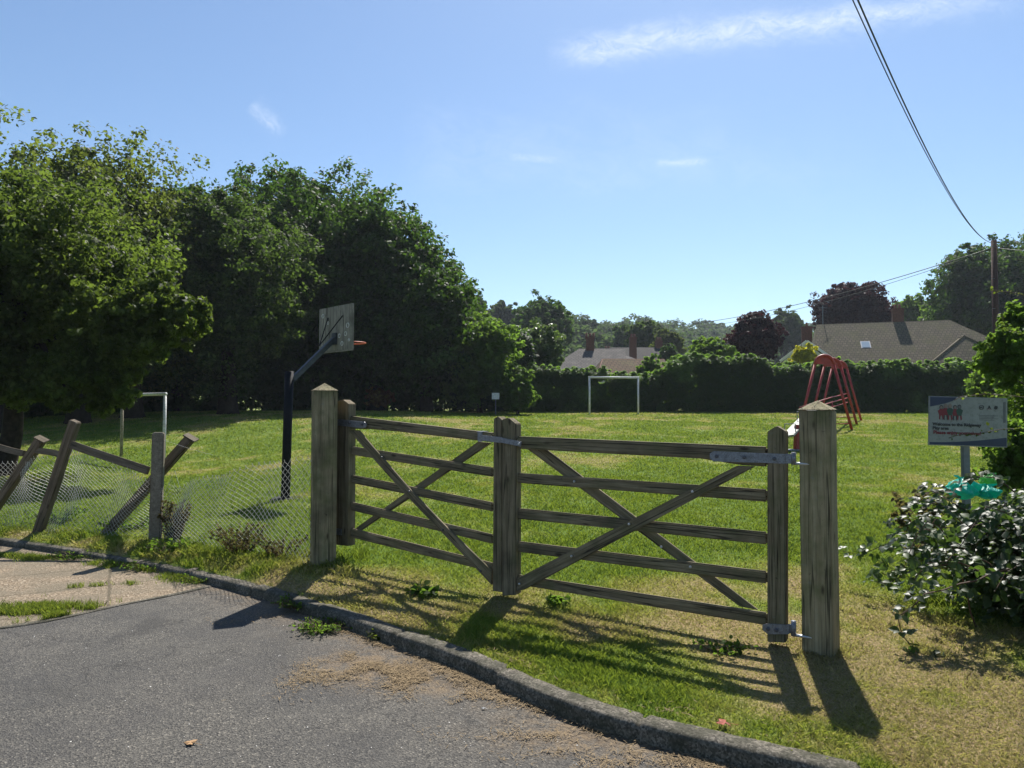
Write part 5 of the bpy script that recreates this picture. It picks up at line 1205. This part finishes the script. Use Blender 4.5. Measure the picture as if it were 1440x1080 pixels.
# dead leaves
def fallen(name, label, c, s, mat, seed):
    r = random.Random(seed); mb = MB(); c = Vector(c); n = 7
    pts = []
    for k in range(2 * n):
        a = math.pi * k / n; rr = s * (1 if k % 2 == 0 else .45) * r.uniform(.75, 1.15); pts.append(c + Vector((math.cos(a) * rr, math.sin(a) * rr, .006 + .3 * s * r.random())))
    cc_ = c + up * .012
    mb.add([cc_] + pts, [(0, k + 1, (k + 1) % (2 * n) + 1) for k in range(2 * n)], [(0, 0, 0)] * (2 * n + 1))
    mb.tube([cc_, c + Vector((s * 1.6, -s * .4, .005))], .001, 4)
    o = mb.build(name, M[mat], None, loc=c); o.modifiers.new('thick', 'SOLIDIFY').thickness = .0008; return tagk(o, label, 'leaf')
fallen('dead_leaf', 'curled brown dead leaf lying alone on the asphalt', onz(268, 1047, 0), .035, 'deadleaf', 1)
fallen('dead_leaf', 'reddish curled dead leaf on the grass just behind the kerb', onz(1017, 1019, .09), .04, 'redleaf', 4)
fallen('dead_leaf', 'tiny white dried leaf scrap on the asphalt in front of the kerb', onz(680, 998, 0), .013, 'stone', 6)

# ------------------------------------------------------------------ light and sky
SUN_AZ = rad(15.5); SUN_EL = rad(53.0)
sd_ = Vector((math.sin(SUN_AZ) * math.cos(SUN_EL), math.cos(SUN_AZ) * math.cos(SUN_EL), math.sin(SUN_EL)))
sl_ = bpy.data.lights.new('sun', 'SUN'); sl_.energy = 4.9; sl_.angle = rad(.53); sl_.color = (1, .955, .88)
so = bpy.data.objects.new('sun', sl_); COL.objects.link(so); so.rotation_euler = sd_.to_track_quat('Z', 'Y').to_euler(); so.location = (0, 0, 60)
w = bpy.data.worlds.new('World'); sc.world = w; w.use_nodes = True; nt = w.node_tree; nt.nodes.clear(); L = nt.links
sky = node(nt, 'ShaderNodeTexSky', sky_type='NISHITA'); sky.sun_disc = False; sky.sun_elevation = SUN_EL; sky.sun_rotation = SUN_AZ; sky.altitude = 50; sky.air_density = 1.0; sky.dust_density = .35; sky.ozone_density = 1.3
tcn = node(nt, 'ShaderNodeTexCoord'); sep = node(nt, 'ShaderNodeSeparateXYZ'); L.new(tcn.outputs['Generated'], sep.inputs[0])
def mth(op, a, b=None, c=None, clamp=False):
    n = node(nt, 'ShaderNodeMath', operation=op); n.use_clamp = clamp
    for i, v in enumerate((a, b, c)):
        if v is None: continue
        if isinstance(v, bpy.types.NodeSocket): L.new(v, n.inputs[i])
        else: n.inputs[i].default_value = v
    return n.outputs[0]
yy = mth('MAXIMUM', sep.outputs[1], .02); ca = mth('DIVIDE', sep.outputs[0], yy); cb_ = mth('DIVIDE', sep.outputs[2], yy)
cmb = node(nt, 'ShaderNodeCombineXYZ'); L.new(ca, cmb.inputs[0]); L.new(cb_, cmb.inputs[1])
def gno(u, v): d = ray(u, v); return d.x / d.y, d.z / d.y
def streak(p0, p1, w0, seed, st, nsc):
    (a0, b0), (a1, b1) = gno(*p0), gno(*p1); Ld = math.hypot(a1 - a0, b1 - b0); tx, ty = (a1 - a0) / Ld, (b1 - b0) / Ld
    xa = mth('SUBTRACT', ca, a0); yb = mth('SUBTRACT', cb_, b0)
    al = mth('ADD', mth('MULTIPLY', xa, tx), mth('MULTIPLY', yb, ty)); pe_ = mth('ADD', mth('MULTIPLY', xa, -ty), mth('MULTIPLY', yb, tx))
    cv = node(nt, 'ShaderNodeCombineXYZ'); L.new(mth('MULTIPLY', al, nsc), cv.inputs[0]); L.new(mth('MULTIPLY', pe_, nsc * 1.8), cv.inputs[1]); cv.inputs[2].default_value = seed
    n1 = noise(nt, 1.0, cv.outputs[0], 7, .62, .4); n2 = noise(nt, 3.2, cv.outputs[0], 9, .72, .9)
    pd = mth('ADD', pe_, mth('MULTIPLY', mth('SUBTRACT', n1, .5), w0 * 3.0)); g = mth('DIVIDE', pd, w0); g = mth('EXPONENT', mth('MULTIPLY', mth('MULTIPLY', g, g), -1))
    e = mth('MULTIPLY', mth('MULTIPLY', al, 1 / (Ld * .10), clamp=True), mth('MULTIPLY', mth('SUBTRACT', Ld, al), 1 / (Ld * .35), clamp=True))
    f = mth('MULTIPLY', mth('SUBTRACT', n2, .27), 2.2, clamp=True)
    return mth('MULTIPLY', mth('MULTIPLY', mth('MULTIPLY', g, e), f), st)
cl = streak((765, 78), (1480, -12), .020, 3.1, .52, 9)
cl = mth('ADD', cl, streak((352, 145), (402, 192), .010, 8.3, .26, 22))
cl = mth('ADD', cl, streak((715, 221), (800, 225), .0045, 5.2, .2, 26))
cl = mth('ADD', cl, streak((920, 229), (1006, 227), .0045, 2.2, .30, 26))
cl = mth('ADD', cl, streak((560, 205), (1250, 250), .055, 12.2, .10, 5))
cl = mth('MULTIPLY', cl, mth('GREATER_THAN', sep.outputs[1], .05), clamp=True)
cmix = mix(nt, mix(nt, sky.outputs[0], (.88, .99, 1.07), 1.0, 'MULTIPLY'), (9.6, 9.9, 10.2), cl)
bg = node(nt, 'ShaderNodeBackground'); bg.inputs[1].default_value = .078; L.new(cmix, bg.inputs[0])
ow = node(nt, 'ShaderNodeOutputWorld'); L.new(bg.outputs[0], ow.inputs[0])

# haze
HAZE = True
if HAZE:
    me = bpy.data.meshes.new('haze'); bm = bmesh.new(); bmesh.ops.create_cube(bm, size=1); bm.to_mesh(me); bm.free()
    hz = bpy.data.objects.new('haze', me); COL.objects.link(hz); me.transform(Matrix.Diagonal((3500, 2760, 66, 1))); hz.location = (0, 1260, 31.5)
    m, nt, N, L = NM('haze'); v = node(nt, 'ShaderNodeVolumePrincipled'); v.inputs['Color'].default_value = (.80, .88, 1, 1); v.inputs['Density'].default_value = .0003; v.inputs['Anisotropy'].default_value = .3
    o = node(nt, 'ShaderNodeOutputMaterial'); L.new(v.outputs[0], o.inputs['Volume']); me.materials.append(m); tagk(hz, 'thin pale blue haze over the far hillside', 'haze', kind='stuff')

vs = sc.view_settings; vs.view_transform = 'Standard'; vs.look = 'None'; vs.gamma = 1; vs.exposure = .8
sc.cycles.max_bounces = 8; sc.cycles.transparent_max_bounces = 8; sc.cycles.volume_bounces = 0
sc.cycles.use_denoising = True
